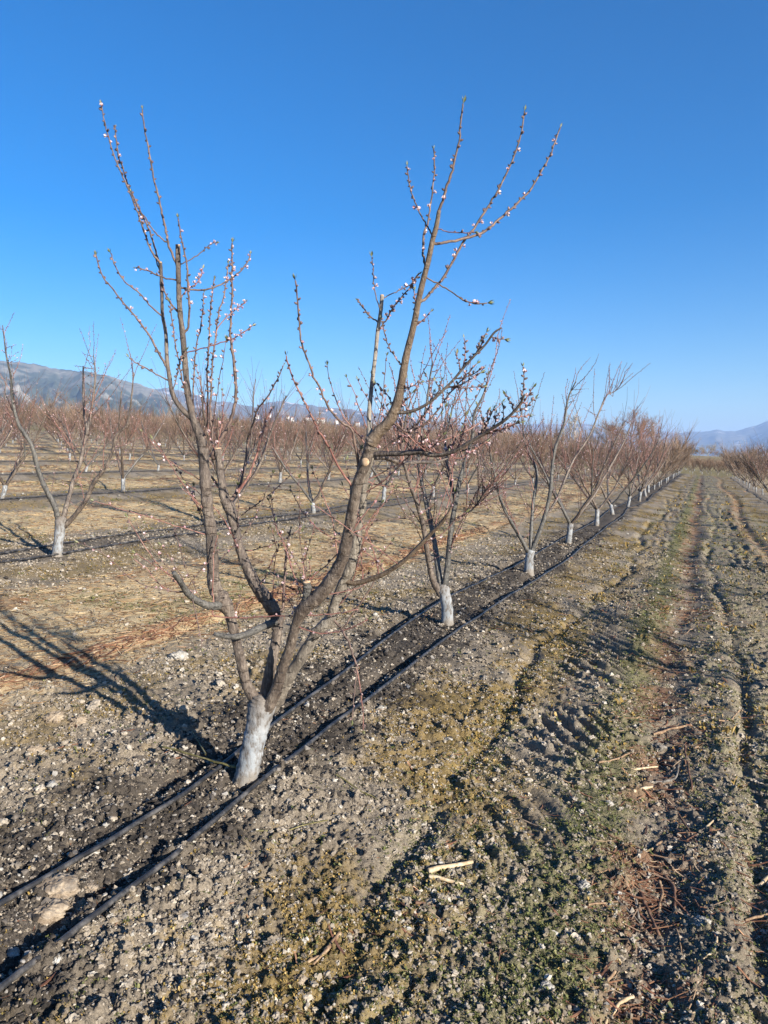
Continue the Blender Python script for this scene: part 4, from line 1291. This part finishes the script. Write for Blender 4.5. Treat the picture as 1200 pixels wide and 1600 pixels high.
def row_label(side, i, n, t):
    if side == 'l' and i == 0:
        if n <= 9:
            return '%s whitewashed peach tree along the row left of the track, counted from the front tree' % ORD[n]
        return 'small peach tree far along the row left of the track, past the tenth tree'
    if side == 'r' and i == 0:
        return 'bare peach tree in the row on the right side of the track'
    if side == 'r':
        return 'bare peach tree beyond the first row right of the track'
    if i < 12:
        return 'bare reddish peach tree in the %s row left of the track, behind the front row' % ORD[i] if i != 1 else 'bare peach tree in the second row left of the track, beyond the wide left-edge tree'
    return 'reddish bare peach tree in the farthest left rows below the hills'


for d, side, i, n, L, t, x, y in near:
    true_d = math.hypot(x, y)
    lib = PROTO if true_d < 34 else FAR
    k = random.randrange(len(lib))
    if (lib is PROTO, k) not in used:
        o = lib[k]; used.add((lib is PROTO, k))
    else:
        o = copy_tree(lib[k])
    o.location = (x, y, g1(x, y) - 0.01)
    o.rotation_euler = (0, 0, random.uniform(0, 6.28))
    s = random.uniform(0.86, 1.12) * (1.0 if side == 'l' else 0.93)
    o.scale = (s, s, s * random.uniform(0.94, 1.08))
    g = ROWG if (side == 'l' and i == 0) else ('peach trees of the second row left of the track' if (side == 'l' and i == 1) else
        ('peach trees of the rows right of the track' if side == 'r' else 'peach trees of the %s row left of the track' % (ORD[i] if i < 12 else 'farthest')))
    tag(o, row_label(side, i, n, t), 'tree', g)
for lib, flag in ((PROTO, True), (FAR, False)):
    for k, o in enumerate(lib):
        if (flag, k) not in used:
            for c in list(o.children): bpy.data.objects.remove(c)
            bpy.data.objects.remove(o)

# the rest of the plantation reads as one mass
lite = []
for k in range(8):
    rng = random.Random(500 + k)
    mb = MB()
    tube(mb, np.array([[0, 0, -0.05], [0, 0, 0.36]]), np.array([0.055, 0.05]), 4, 0, False); mb.mi = 1
    limbs = proto_limbs(rng, 3, rng.uniform(2.15, 2.55))
    for p, r in limbs: tube(mb, p[::2], r[::2] * 1.1, 3, 0, False)
    tw, _ = grow(limbs, rng, 2, 40, 4, 3.5)
    v, q, t, qm, tm = tw.arrays()
    # thicken the twigs a little: each stands for a few
    mb.mi = 2
    mb.add(v, q, None)
    lite.append(mb.arrays())
extra = list(rest)
for i in range(70):                                            # young trees planted across the end of the track
    for j in range(7):
        L = -30 + i * 0.9 + random.gauss(0, 0.15); t = ROW_END + 4.5 + j * 4.4
        x, y = from_row(L, t)
        if abs(x) < 0.5 * y + 3: extra.append((0, 'x', i, j, L, t + random.gauss(0, 0.2), x, y))
for i in range(40):                                            # plots beyond the end of the rows
    for j in range(26):
        L = -195 + i * 4.2; t = ROW_END + 5.5 + j * 3.4
        x, y = from_row(L, t)
        if abs(x) < 0.5 * y + 3 and L < -31: extra.append((0, 'w', i, j, L, t + random.gauss(0, 0.2), x, y))
for i in range(24, 56):
    L = -2.04 - 5.03 * i
    for j in range(60):
        t = -10 + j * 3.6
        x, y = from_row(L, t)
        if abs(x) < 0.5 * y + 3 and y > 2: extra.append((0, 'y', i, j, L, t, x, y))
VV, QQ, MM = [], [], []; nv = 0
for e in extra:
    v, q, t, qm, tm = lite[random.randrange(8)]
    _, kind, i, j, L, tt, x, y = e
    a = random.uniform(0, 6.28); s = random.uniform(0.9, 1.15)
    if kind == 'x': s *= 0.60
    R = np.array([[math.cos(a), -math.sin(a), 0], [math.sin(a), math.cos(a), 0], [0, 0, 1]]) * s
    VV.append(v @ R.T + np.array([x, y, float(macro(np.array([x]), np.array([y]))[0])]))
    QQ.append(q + nv); MM.append(qm); nv += len(v)
me = raw_mesh('distant_orchard', np.concatenate(VV), np.concatenate(QQ), np.zeros((0, 3), np.int64), [M['trunk'], M['bark'], M['far_crown']], True, np.concatenate(MM))
tag(link('distant_orchard', me), 'far rows of bare reddish peach trees merging into one band', 'orchard', kind='stuff')
print('trees', len(near), 'mass', len(extra), 'verts', nv)


# ------------------------------------------------------------------ sticks, stones, clods
def stick(px, w, m, label, fork=None, cat='stick', taper=0.7, lift=0.0, name='stick', flat=1.0, group=None):
    pts = [ground_px(*p) for p in px]
    pts = smooth_line(pts, 5 if len(pts) > 2 else 1)
    if len(pts) == 2:
        pts = np.array([pts[0] * (1 - u) + pts[1] * u for u in np.linspace(0, 1, 6)])
    z = gz(pts[:, 0], pts[:, 1])
    rad = np.linspace(w, w * taper, len(pts)) / 2 / 1200 * pts[:, 1] * 0.82
    base = np.linspace(z[0], z[-1], len(pts))
    pts[:, 2] = base + np.max(np.clip(z - base, 0, 1)) * 0.5 + rad * 0.9 + 0.006 + lift
    rs = np.random.default_rng(len(label))
    pts[1:-1] += rs.normal(0, 0.0015, pts[1:-1].shape)
    org = pts[0].copy()
    mb = MB(); tube(mb, pts - org, rad, 8, 0.20, True, len(label))
    c = MB(); end_cap(mb, np.zeros(3), pts[0] - pts[1], rad[0] * 0.98)
    if fork:
        f = np.array([ground_px(*p) for p in fork]); f[:, 2] = pts[:, 2].mean() + 0.002
        f = np.array([f[0] * (1 - u) + f[-1] * u for u in np.linspace(0, 1, 5)])
        tube(mb, f - org, np.linspace(rad[0] * 0.7, rad[0] * 0.35, 5), 7, 0.1)
    o = mb.build(name, m); o.location = org
    return tag(o, label, cat, group)


P, TN, B, G = M['stick_pale'], M['stick_tan'], M['stick_brown'], M['stick_grey']
SG = 'sticks lying on the ground'
STK = [
    ([(670, 1367), (738, 1352)], 11, P, 'longer pale split wood sliver lying on the near rut edge', None),
    ([(671, 1375), (724, 1386)], 9, P, 'shorter pale split wood sliver just below the longer one', None),
    ([(590, 1390), (636, 1411)], 8, G, 'grey weathered stick left of the two pale slivers', None),
    ([(650, 1416), (690, 1425), (720, 1436)], 7, B, 'brown curved stick below the two pale slivers', None),
    ([(797, 1400), (786, 1431)], 6, G, 'short grey stick standing up and down amid green weeds', None),
    ([(781, 1490), (776, 1536)], 6, B, 'straight brown stick near the bottom, among weeds', None),
    ([(530, 1466), (505, 1496), (480, 1510)], 10, TN, 'forked tan stick near the bottom, left of the rut', [(512, 1490), (490, 1515)]),
    ([(1033, 1322), (1005, 1334), (980, 1342)], 5, TN, 'slender tan stick above the dark bark heap', None),
    ([(1028, 1326), (1040, 1345), (1047, 1354)], 6, B, 'short brown stick at the upper right of the bark heap', None),
    ([(920, 1418), (965, 1413)], 5, TN, 'tan stick pointing at the bark heap from its left', None),
    ([(960, 1405), (982, 1428), (1003, 1449)], 4, G, 'thin grey twig slanting below the bark heap', None),
    ([(983, 1374), (996, 1395), (1012, 1430), (1030, 1466)], 9, B, 'long reddish bark strip forming the left side of the bark heap', None),
    ([(986, 1385), (993, 1410), (998, 1440)], 7, G, 'greyish bark strip leaning beside the long reddish one', None),
    ([(1030, 1383), (1034, 1402), (1029, 1430)], 7, TN, 'curved tan bark piece in the middle of the bark heap', None),
    ([(1039, 1376), (1054, 1396), (1054, 1424)], 8, B, 'curled reddish bark piece on the right of the bark heap', None),
    ([(1050, 1432), (1060, 1465), (1065, 1498)], 5, TN, 'tan twig trailing down from the bark heap', None),
    ([(1003, 1487), (1048, 1498)], 4, P, 'thin pale stem lying below the bark heap', None),
    ([(1120, 1470), (1116, 1487), (1098, 1503)], 5, P, 'bent pale twig right of the bark heap', None),
    ([(960, 1528), (944, 1552), (938, 1590), (937, 1615)], 6, TN, 'bowed tan twig at the bottom edge', None),
    ([(988, 1567), (966, 1582), (946, 1602)], 8, P, 'thick pale splinter at the bottom edge beside the bowed twig', None),
    ([(975, 1583), (1013, 1576)], 4, B, 'thin brown twig crossing the thick bottom splinter', None),
    ([(1003, 1556), (1032, 1547)], 4, TN, 'short tan twig above the thick bottom splinter', None),
    ([(1098, 1578), (1060, 1602)], 6, P, 'pale stick at the bottom edge with a thin twig touching it', None),
    ([(1090, 1520), (1087, 1555), (1076, 1585)], 4, TN, 'thin tan twig rising from the pale bottom stick', None),
    ([(1208, 1370), (1185, 1389)], 10, P, 'pale wood chunk cut by the right edge', None),
    ([(1165, 1442), (1204, 1431)], 5, TN, 'tan twig at the right edge below the pale wood chunk', None),
    ([(1021, 1151), (1050, 1147), (1080, 1136)], 6, TN, 'tan stick lying across the red wheel track', None),
    ([(936, 1196), (962, 1191), (983, 1182)], 5, TN, 'slim tan stick left of the red wheel track', None),
    ([(985, 1206), (1027, 1201)], 5, P, 'pale stick just below the slim tan stick', None),
    ([(990, 1241), (1019, 1235)], 7, P, 'short thick pale stick at the edge of the dark hollow', None),
    ([(1020, 1227), (1048, 1224), (1058, 1214), (1059, 1200)], 5, G, 'hooked grey twig in the dark hollow of the track', None),
    ([(1070, 1170), (1074, 1200), (1081, 1240)], 5, B, 'dark brown stick lying in the hollow of the track', None),
    ([(1123, 1131), (1140, 1127), (1155, 1112), (1165, 1118)], 4, TN, 'crooked tan twig on the right wheel track', None),
    ([(400, 1303), (440, 1300), (512, 1285)], 3.4, M['stick_green'], 'olive thin twig on the ochre moss right of the near hose', None),
    ([(525, 1214), (560, 1238), (592, 1254)], 3.4, M['stick_green'], 'olive thin twig on the stony soil right of the near hose', None),
    ([(1100, 1300), (1125, 1276), (1140, 1272)], 4.5, P, 'pale broken twig upper right of the bark heap', None),
    ([(1060, 1280), (1100, 1330), (1165, 1385)], 4, B, 'long dark twig running right of the bark heap', None),
    ([(1085, 1412), (1105, 1440), (1118, 1470)], 4.5, B, 'dark twig leading to the bent pale twig', None),
]
for px, w, m, lab, fk in STK:
    stick(px, w, m, lab, fk, group=SG)
# freshly cut twig lying against the front trunk, with its side shoot
t_ = stick([(250, 1182), (300, 1202), (360, 1213), (404, 1220)][::-1], 5, M['stick_green'], 'freshly cut olive twig lying against the front whitewashed trunk', [(322, 1203), (300, 1153)], name='cut_twig', cat='twig', lift=0.03)


def lump(px, size, m, label, name, cat, parts=1, seed=0, sq=(1, 1, 0.6), group=None):
    rs = np.random.default_rng(seed)
    p = ground_px(*px)
    s = size / 2 / 1200 * p[1]
    V, T = ICO4
    off = rs.random(3) * 50
    d = fbm(V[:, 0] * 1.1 + off[0] + V[:, 2], V[:, 1] * 1.1 + off[1] - V[:, 2] * 0.7, 4, seed) * 0.55
    d = d + 0.55 * np.abs(fbm(V[:, 0] * 2.6 + V[:, 2] * 1.7 + off[1], V[:, 1] * 2.6 - V[:, 2] * 1.9 + off[2], 3, seed + 3)) - 0.1
    d = d + 0.16 * fbm(V[:, 0] * 7 + V[:, 2] * 5, V[:, 1] * 7 - V[:, 2] * 5 + off[2], 3, seed + 5)
    fc, fr = cells(V[:, 0] * 4 + V[:, 2] * 2.3 + off[0], V[:, 1] * 4 - V[:, 2] * 2.7, seed + 8)
    d = d + 0.16 * (0.5 - fc)
    v = V * (1 + d)[:, None] * np.array(sq) * s
    a = rs.uniform(0, 6.28)
    R = np.array([[math.cos(a), -math.sin(a), 0], [math.sin(a), math.cos(a), 0], [0, 0, 1]])
    mb = MB(); mb.add(v @ R.T, None, T)
    o = mb.build(name, m); o.location = p + np.array([0, 0, s * sq[2] * 0.35])
    return tag(o, label, cat, group)


CG = 'lumps of the crumbling earth clod between the hoses'
E_ = M['earth_lump']
lump((88, 1390), 62, E_, 'upper lump of the big sandy clod between the two hoses', 'earth_clod', 'clod', seed=1, sq=(1.05, 0.95, 0.40), group=CG)
lump((78, 1428), 52, E_, 'lower left lump of the big sandy clod between the two hoses', 'earth_clod', 'clod', seed=2, sq=(1.1, 0.85, 0.45), group=CG)
lump((122, 1424), 30, E_, 'right rounded lump of the big sandy clod between the two hoses', 'earth_clod', 'clod', seed=3, sq=(0.9, 0.8, 0.8), group=CG)
lump((104, 1439), 24, E_, 'smallest front lump of the big sandy clod between the two hoses', 'earth_clod', 'clod', seed=4, sq=(1, 0.7, 0.6), group=CG)
lump((116, 1384), 15, E_, 'pebble-sized lump right of the sandy clod top', 'earth_clod', 'clod', seed=5, group=CG)
lump((140, 1388), 34, E_, 'flat crumbly lump trailing right from the sandy clod', 'earth_clod', 'clod', seed=6, sq=(1.2, 0.7, 0.35), group=CG)
ST = M['stone']
for px, s, m, lab, sd in [
    ((20, 1491), 22, ST, 'pale stone between the hoses near the left edge', 11),
    ((243, 1392), 13, ST, 'white stone right of the near hose, below the trunk', 12),
    ((146, 1335), 20, ST, 'pale stone touching the far hose', 13),
    ((90, 1500), 17, ST, 'whitish stone right under the near hose', 14),
    ((853, 1546), 24, ST, 'smooth pale stone near the bottom centre right', 15),
    ((912, 1387), 22, ST, 'whitish stone left of the bark heap', 16),
    ((1097, 1447), 30, ST, 'broad pale stone right of the bark heap', 17),
    ((951, 1257), 13, ST, 'small white stone on the green weeds above the bark heap', 18),
    ((470, 1532), 22, E_, 'sandy clod below the forked tan stick', 19),
    ((471, 1472), 15, ST, 'pale stone left of the forked tan stick', 20),
    ((385, 1482), 20, B, 'brown clod in the ochre moss near the bottom', 21),
    ((700, 1158), 13, ST, 'white stone at the top of the smooth rut patch', 22),
    ((278, 1029), 26, ST, 'flat pale stone left of the front tree, beyond the shadow', 23),
    ((85, 1124), 30, E_, 'flat sandy clod on the stony ground at left', 24),
    ((122, 1130), 26, E_, 'sandy clod casting a shadow at left', 25),
    ((55, 1175), 24, E_, 'sandy clod lower at the left edge', 26),
    ((1030, 1170), 20, G, 'greyish stone beside the dark hollow of the track', 27),
    ((812, 1378), 22, E_, 'sandy crumbly clod among the weeds right of the pale slivers', 28),
    ((1013, 1523), 11, ST, 'small white stone below the bark heap', 29),
    ((597, 1108), 14, ST, 'white stone right beside the near hose', 30)]:
    lump(px, s, m, lab, 'stone' if m in (ST, G) else 'earth_clod', 'stone' if m in (ST, G) else 'clod', seed=sd, group='single stones and clods on the ground')


# ------------------------------------------------------------------ hills and mountains
def hills(name, sky, D, foot, back, colour, na, nr, seed, rough):
    az = np.array([math.atan2(*ray(px, py)[:2]) for px, py in sky])
    el = np.array([ray(px, py)[2] / math.hypot(*ray(px, py)[:2]) for px, py in sky])
    A = np.linspace(az[0], az[-1], na)
    E = np.interp(A, az, el)
    f = np.concatenate([np.linspace(0, 1, nr), np.linspace(1, 1.6, nr // 3)[1:]])
    AA, FF = np.meshgrid(A, f)
    Rr = np.where(FF <= 1, foot + (D - foot) * FF, D + (back - D) * (FF - 1) / 0.6)
    ridge = (E[None] * D + CAM_H)
    x = Rr * np.sin(AA); y = Rr * np.cos(AA)
    lat = AA * D
    ridge = ridge * (1 + 0.035 * fbm(lat / (D * 0.012), 0 * lat + seed, 3, seed + 2))
    n = fbm(lat / (D * 0.05), Rr / (D * 0.11), 5, seed, 0.55)
    spur = np.abs(fbm(lat / (D * 0.07), Rr / (D * 0.4), 4, seed + 7, 0.5))
    prof = np.where(FF <= 1, FF ** 1.25, np.clip(1 - (FF - 1) * 1.6, 0, 1))
    env = np.where(FF <= 1, FF * (1 - FF) * 4 * 0.9, 0)
    z = ridge * np.clip(prof + rough * env * n - rough * 0.9 * env * spur, 0, None) - 1.0 * (FF < 0.02) + 2
    z = np.maximum(z, 1.0)
    v = np.stack([x, y, z], -1).reshape(-1, 3)
    mr, mc = AA.shape
    i = np.arange(mr - 1)[:, None] * mc; j = np.arange(mc - 1)[None]
    q = np.stack([i + j, i + j + 1, i + j + mc + 1, i + j + mc], -1).reshape(-1, 4)
    me = raw_mesh(name, v, q, np.zeros((0, 3), np.int64), M['hill'], True)
    if me.polygons[len(q) // 2].normal.z < 0: me.flip_normals()
    set_colour(me, colour(lat.ravel(), Rr.ravel(), FF.ravel(), n.ravel(), spur.ravel(), D))
    o = tag(link(name, me), kind='structure')
    return A, Rr[:, 0], z


def scrub(lat, R, F, n, spur, D):
    m = fbm(lat / 90, R / 110, 4, 601); k = fbm(lat / 640, R / 1100, 3, 605)
    col = lerp(C(0.12, 0.112, 0.084), C(0.27, 0.25, 0.20), np.clip(0.5 + 1.3 * m, 0, 1)[:, None])
    col = lerp(col, C(0.028, 0.040, 0.020), 0.92 * sstep(-0.25, 0.10, m + 0.6 * k + 0.14 - 0.25 * sstep(0.6, 0.9, F))[:, None])
    white = 0.30 * sstep(0.45, 0.53, fbm(lat / 90, R / 60, 3, 611)) + 0.35 * sstep(0.012, 0.004, np.abs(F - 0.60 - 0.05 * fbm(lat / 500, R * 0, 2, 613)))
    return lerp(col, C(0.45, 0.43, 0.39), np.clip(white, 0, 1)[:, None])


def blue(lat, R, F, n, spur, D):
    m = fbm(lat / (D * 0.03), R / (D * 0.03), 4, 701)
    col = lerp(C(0.045, 0.05, 0.035), C(0.13, 0.115, 0.09), np.clip(0.45 + 0.9 * m, 0, 1)[:, None])
    w = sstep(0.36, 0.42, fbm(lat / (D * 0.022), R / (D * 0.02), 2, 711)) * sstep(0.35, 0.6, F)
    return lerp(col, C(0.45, 0.43, 0.40), 0.8 * w[:, None])


SKY_L = [(-700, 600), (-350, 580), (-150, 566), (0, 564), (14, 566), (58, 570), (89, 577), (140, 582), (168, 588), (198, 596), (222, 603), (243, 610), (262, 619), (290, 632), (330, 645), (380, 660), (440, 672), (520, 690)]
SKY_M = [(100, 640), (200, 628), (243, 609), (256, 606), (280, 610), (300, 617), (340, 628), (358, 628), (376, 633), (400, 637), (418, 629), (442, 627), (466, 632), (484, 633), (502, 637), (532, 639), (568, 643), (598, 648), (625, 652), (652, 655), (700, 662), (730, 665), (790, 674), (860, 690), (940, 702)]
SKY_R = [(560, 672), (620, 668), (680, 664), (730, 666), (805, 665), (850, 662), (886, 664), (916, 662), (940, 668), (975, 671), (1012, 674), (1039, 675), (1060, 677), (1078, 675), (1108, 674), (1118, 671), (1132, 674), (1148, 674), (1162, 671), (1180, 665), (1200, 658), (1240, 645), (1300, 636), (1400, 640), (1600, 650), (1900, 655), (2300, 660)]
hl = hills('hills', SKY_L, 3300, 1200, 4300, scrub, 420, 150, 21, 0.30)
hm = hills('hills', SKY_M, 5200, 2400, 6800, blue, 420, 110, 22, 0.35)
hills('mountains', SKY_R, 8200, 5200, 9800, blue, 420, 110, 23, 0.35)

# ------------------------------------------------------------------ far houses and background trees
def house(px, py, Y, w, d, h, rz, label):
    """a small house standing on the far slope, its foot near a photo pixel"""
    p = at_depth(px, py, Y)
    o = empty('house', p, rz); tag(o, label, 'house', 'white houses of the far village')
    a, b = w / 2, d / 2
    wv = [(-a, -b, -6), (a, -b, -6), (a, b, -6), (-a, b, -6), (-a, -b, h), (a, -b, h), (a, b, h), (-a, b, h), (-a, 0, h + d * 0.3), (a, 0, h + d * 0.3)]
    m = MB(); m.add(wv, [(0, 1, 5, 4), (1, 2, 6, 5), (2, 3, 7, 6), (3, 0, 4, 7)], [(4, 7, 8), (5, 9, 6)])
    m.build('wall', M['house_wall'], o, False)
    e = 0.4; rh = h + d * 0.3
    rv = [(-a - e, -b - e, h - 0.2), (a + e, -b - e, h - 0.2), (a + e, 0, rh + 0.12), (-a - e, 0, rh + 0.12), (-a - e, b + e, h - 0.2), (a + e, b + e, h - 0.2)]
    rv2 = [(x, y, z + 0.25) for x, y, z in rv]
    m = MB(); m.add(rv + rv2, [(6, 7, 8, 9), (9, 8, 11, 10), (0, 1, 7, 6), (4, 10, 11, 5), (0, 6, 9, 3), (3, 9, 10, 4), (1, 2, 8, 7), (2, 5, 11, 8)])
    m.build('roof', M['house_roof'], o, False)
    m = MB()
    for k in (-0.3, 0.0, 0.3):
        x0 = k * w
        m = MB(); m.add([(x0 - .5, -b - .05, h * .35), (x0 + .5, -b - .05, h * .35), (x0 + .5, -b - .05, h * .75), (x0 - .5, -b - .05, h * .75), (x0 - .5, -b + .1, h * .35), (x0 + .5, -b + .1, h * .35), (x0 + .5, -b + .1, h * .75), (x0 - .5, -b + .1, h * .75)],
            [(0, 1, 2, 3), (0, 4, 5, 1), (3, 2, 6, 7), (0, 3, 7, 4), (1, 5, 6, 2)])
        m.build('window', M['hose'], o, False)


for k, (px, py) in enumerate([(402, 651), (420, 649), (449, 652), (456, 655), (480, 655), (526, 659), (559, 663), (614, 668)]):
    house(px, py, 2050 + 90 * (k * 7 % 5), random.uniform(8, 13), random.uniform(6, 8), random.uniform(2.5, 4.5), random.uniform(-0.9, 0.9), 'tiny white house at the foot of the middle hills')
house(501, 661, 1250, 13, 9, 5.5, 0.2, 'larger white house standing in front of the far village')


def tall_tree(px, Y, h, w, m, seed, label, cat='tree', name='bare_tree', group=None, levels=4, upright=False, zoff=0.0, bushy=False):
    rng = random.Random(seed)
    p = at_depth(px, 700, Y)
    z = float(macro(np.array([p[0]]), np.array([p[1]]))[0]) + zoff
    o = empty(name, (p[0], p[1], z)); tag(o, label, cat, group)
    tr = MB(); tube(tr, np.array([[0, 0, -0.5], [0, 0, h * 0.15], [0.02 * h, 0, h * 0.4], [0, 0.01 * h, h * (0.95 if upright else 0.6)]]), np.array([0.03, 0.025, 0.018, 0.004]) * h * (0.4 if bushy else 0.75), 6)
    tr.build('trunk', m, o)
    cr = MB()

    def br(q, d, ln, r, lv):
        pts = [q]; dd = d
        for _ in range(3):
            dd = dd + np.array([rng.gauss(0, 0.15), rng.gauss(0, 0.15), rng.gauss(0.08, 0.1)]); dd /= np.linalg.norm(dd)
            pts.append(pts[-1] + dd * ln / 3)
        tube(cr, np.array(pts), np.maximum(np.linspace(r, r * 0.4, 4), 0.0011 * h), 3, 0, False)
        if lv > 0:
            for _ in range(6 if lv > 1 else 7):
                u = rng.uniform(0.3, 1); i = min(int(u * 3), 2)
                dv = dd + np.array([rng.gauss(0, 0.6), rng.gauss(0, 0.6), rng.gauss(0.1, 0.4)]); dv /= np.linalg.norm(dv)
                br(pts[i] * (1 - (u * 3 - i)) + pts[i + 1] * (u * 3 - i), dv, ln * rng.uniform(0.4, 0.65), r * 0.45, lv - 1)
    for k in range(11 if not upright else 18):
        a = k * 2.4 + rng.gauss(0, 0.3); f = rng.uniform(0.04, 0.35) if bushy else rng.uniform(0.2, 0.55) if not upright else rng.uniform(0.12, 0.85)
        d = np.array([math.cos(a) * w / h * 1.6, math.sin(a) * w / h * 1.6, 0.7]); d /= np.linalg.norm(d)
        br(np.array([0, 0, h * f]), d, h * (0.42 if not upright else 0.22), 0.010 * h, levels - 1)
    cr.build('crown', m, o)


tall_tree(985, 105, 7.4, 7, M['willow'], 1, 'big round orange-brown tree above the end of the front row')
tall_tree(948, 112, 6.2, 6, M['poplar'], 2, 'pale bare tree left of the orange-brown tree')
tall_tree(1107, 175, 4.2, 3.4, M['poplar'], 3, 'bare round tree at the far end of the track', bushy=True)
tall_tree(1084, 180, 2.6, 4, M['shrub'], 4, 'dark low bush left of the bare tree at the track end', 'bush', 'bush', bushy=True)
tall_tree(1068, 182, 2.2, 4, M['willow'], 5, 'brown low bush at the far left end of the track', 'bush', 'bush', bushy=True)
tall_tree(1130, 185, 1.6, 4, M['shrub'], 6, 'small dark bush right of the bare tree at the track end', 'bush', 'bush', bushy=True)
tall_tree(690, 190, 7.0, 9, M['willow'], 7, 'dark brown bushy tree above the orchard in the middle')
tall_tree(720, 200, 5.5, 9, M['willow'], 8, 'smaller brown bushy tree right of the dark brown one')
tall_tree(507, 230, 6.0, 7, M['poplar'], 9, 'pale bushy tree beside the larger white house')
for k, (px, h) in enumerate([(1036, 2.6), (1050, 3.1), (1060, 2.4), (1076, 2.9), (1093, 2.3), (1117, 2.5), (1124, 2.2), (1141, 2.6), (1153, 2.3), (1168, 2.7), (1182, 2.4)]):
    tall_tree(px, 168 + 4 * (k % 4), h, h * 1.5, M['willow'] if k % 3 else M['shrub'], 70 + k, 'low brown scrub bush on the bank beyond the end of the track', 'bush', 'scrub_bush', 'scrub bushes on the bank', 3, bushy=True)
PG = 'pale poplars beyond the orchard'
for k, (px, Y, h) in enumerate([(258, 330, 9), (266, 335, 10), (277, 330, 9), (289, 345, 11), (300, 340, 9), (320, 350, 9), (331, 350, 10), (345, 355, 11), (352, 350, 10), (880, 240, 9), (890, 245, 11), (897, 240, 12), (905, 250, 10), (1020, 150, 6)]):
    lab = 'pale bare poplar beyond the orchard, under the left hills' if k < 9 else ('pale bare poplar behind the fourth and fifth row trees' if k < 13 else 'pale bare tree just right of the orange-brown tree')
    tall_tree(px, Y, h, h * 0.22, M['poplar'], 40 + k, lab, 'tree', 'poplar', PG if k < 13 else None, 2, True)

# ------------------------------------------------------------------ air
HB = 17000.0; z0, z1 = -6.5, 430.0
hv = [(-HB, -HB, z0), (HB, -HB, z0), (HB, HB, z0), (-HB, HB, z0), (-HB, -HB, z1), (HB, -HB, z1), (HB, HB, z1), (-HB, HB, z1)]
hm_ = bpy.data.materials.new('haze'); hm_.use_nodes = True
nt = hm_.node_tree
for n in list(nt.nodes): nt.nodes.remove(n)
ou = nt.nodes.new('ShaderNodeOutputMaterial'); vo = nt.nodes.new('ShaderNodeVolumePrincipled')
vo.inputs['Color'].default_value = (0.42, 0.62, 1.0, 1)
vo.inputs['Density'].default_value = 1.3e-4
vo.inputs['Anisotropy'].default_value = 0.0
nt.links.new(vo.outputs[0], ou.inputs['Volume'])
mb = MB(); mb.add(hv, [(0, 3, 2, 1), (4, 5, 6, 7), (0, 1, 5, 4), (1, 2, 6, 5), (2, 3, 7, 6), (3, 0, 4, 7)])
tag(mb.build('haze', hm_, None, False), 'faint blue haze filling the valley air', 'haze', kind='stuff')

# ------------------------------------------------------------------ light, sky, camera
SUN_EL = math.radians(20)
SUN_AZ = math.atan2(0.679, -0.737)
sd = Vector((math.sin(SUN_AZ) * math.cos(SUN_EL), math.cos(SUN_AZ) * math.cos(SUN_EL), math.sin(SUN_EL)))
sl = bpy.data.lights.new('sun', 'SUN'); sl.energy = 5.0; sl.angle = math.radians(0.5); sl.color = (1.0, 0.92, 0.81)
so = bpy.data.objects.new('sun', sl); COL.objects.link(so)
so.rotation_euler = (-sd).to_track_quat('-Z', 'Y').to_euler()
so.location = (20, -20, 30)

w = bpy.data.worlds.new('World'); scene.world = w; w.use_nodes = True
nt = w.node_tree
bg = nt.nodes['Background']
sk = nt.nodes.new('ShaderNodeTexSky'); sk.sky_type = 'NISHITA'; sk.sun_disc = False
sk.sun_elevation = SUN_EL; sk.sun_rotation = SUN_AZ
sk.altitude = 300; sk.air_density = 1.0; sk.dust_density = 0.9; sk.ozone_density = 3.0
hs = nt.nodes.new('ShaderNodeHueSaturation'); hs.inputs['Saturation'].default_value = 1.50
tm = nt.nodes.new('ShaderNodeMix'); tm.data_type = 'RGBA'; tm.blend_type = 'MULTIPLY'; tm.inputs['Factor'].default_value = 1.0
tm.inputs['B'].default_value = (0.76, 0.86, 1.0, 1)                # white balance of the sky light
nt.links.new(sk.outputs[0], hs.inputs['Color']); nt.links.new(hs.outputs[0], tm.inputs['A']); nt.links.new(tm.outputs['Result'], bg.inputs['Color'])
bg.inputs['Strength'].default_value = 0.067

cam = bpy.data.cameras.new('camera'); co = bpy.data.objects.new('camera', cam); COL.objects.link(co)
cam.sensor_fit = 'VERTICAL'; cam.sensor_height = 32.0; cam.sensor_width = 24.0; cam.lens = 24.0
cam.clip_start = 0.05; cam.clip_end = 60000
co.location = (0, 0, CAM_H)
co.rotation_euler = (math.pi / 2 - PITCH, 0, 0)
scene.camera = co

scene.view_settings.view_transform = 'Standard'; scene.view_settings.look = 'None'
scene.view_settings.exposure = 1.45; scene.view_settings.gamma = 1.0
scene.cycles.max_bounces = 5; scene.cycles.diffuse_bounces = 3; scene.cycles.glossy_bounces = 2
scene.cycles.volume_bounces = 0; scene.cycles.transmission_bounces = 2
scene.cycles.use_denoising = True
scene.cycles.denoiser = 'OPENIMAGEDENOISE'; scene.cycles.denoising_input_passes = 'RGB_ALBEDO_NORMAL'; scene.cycles.denoising_prefilter = 'ACCURATE'
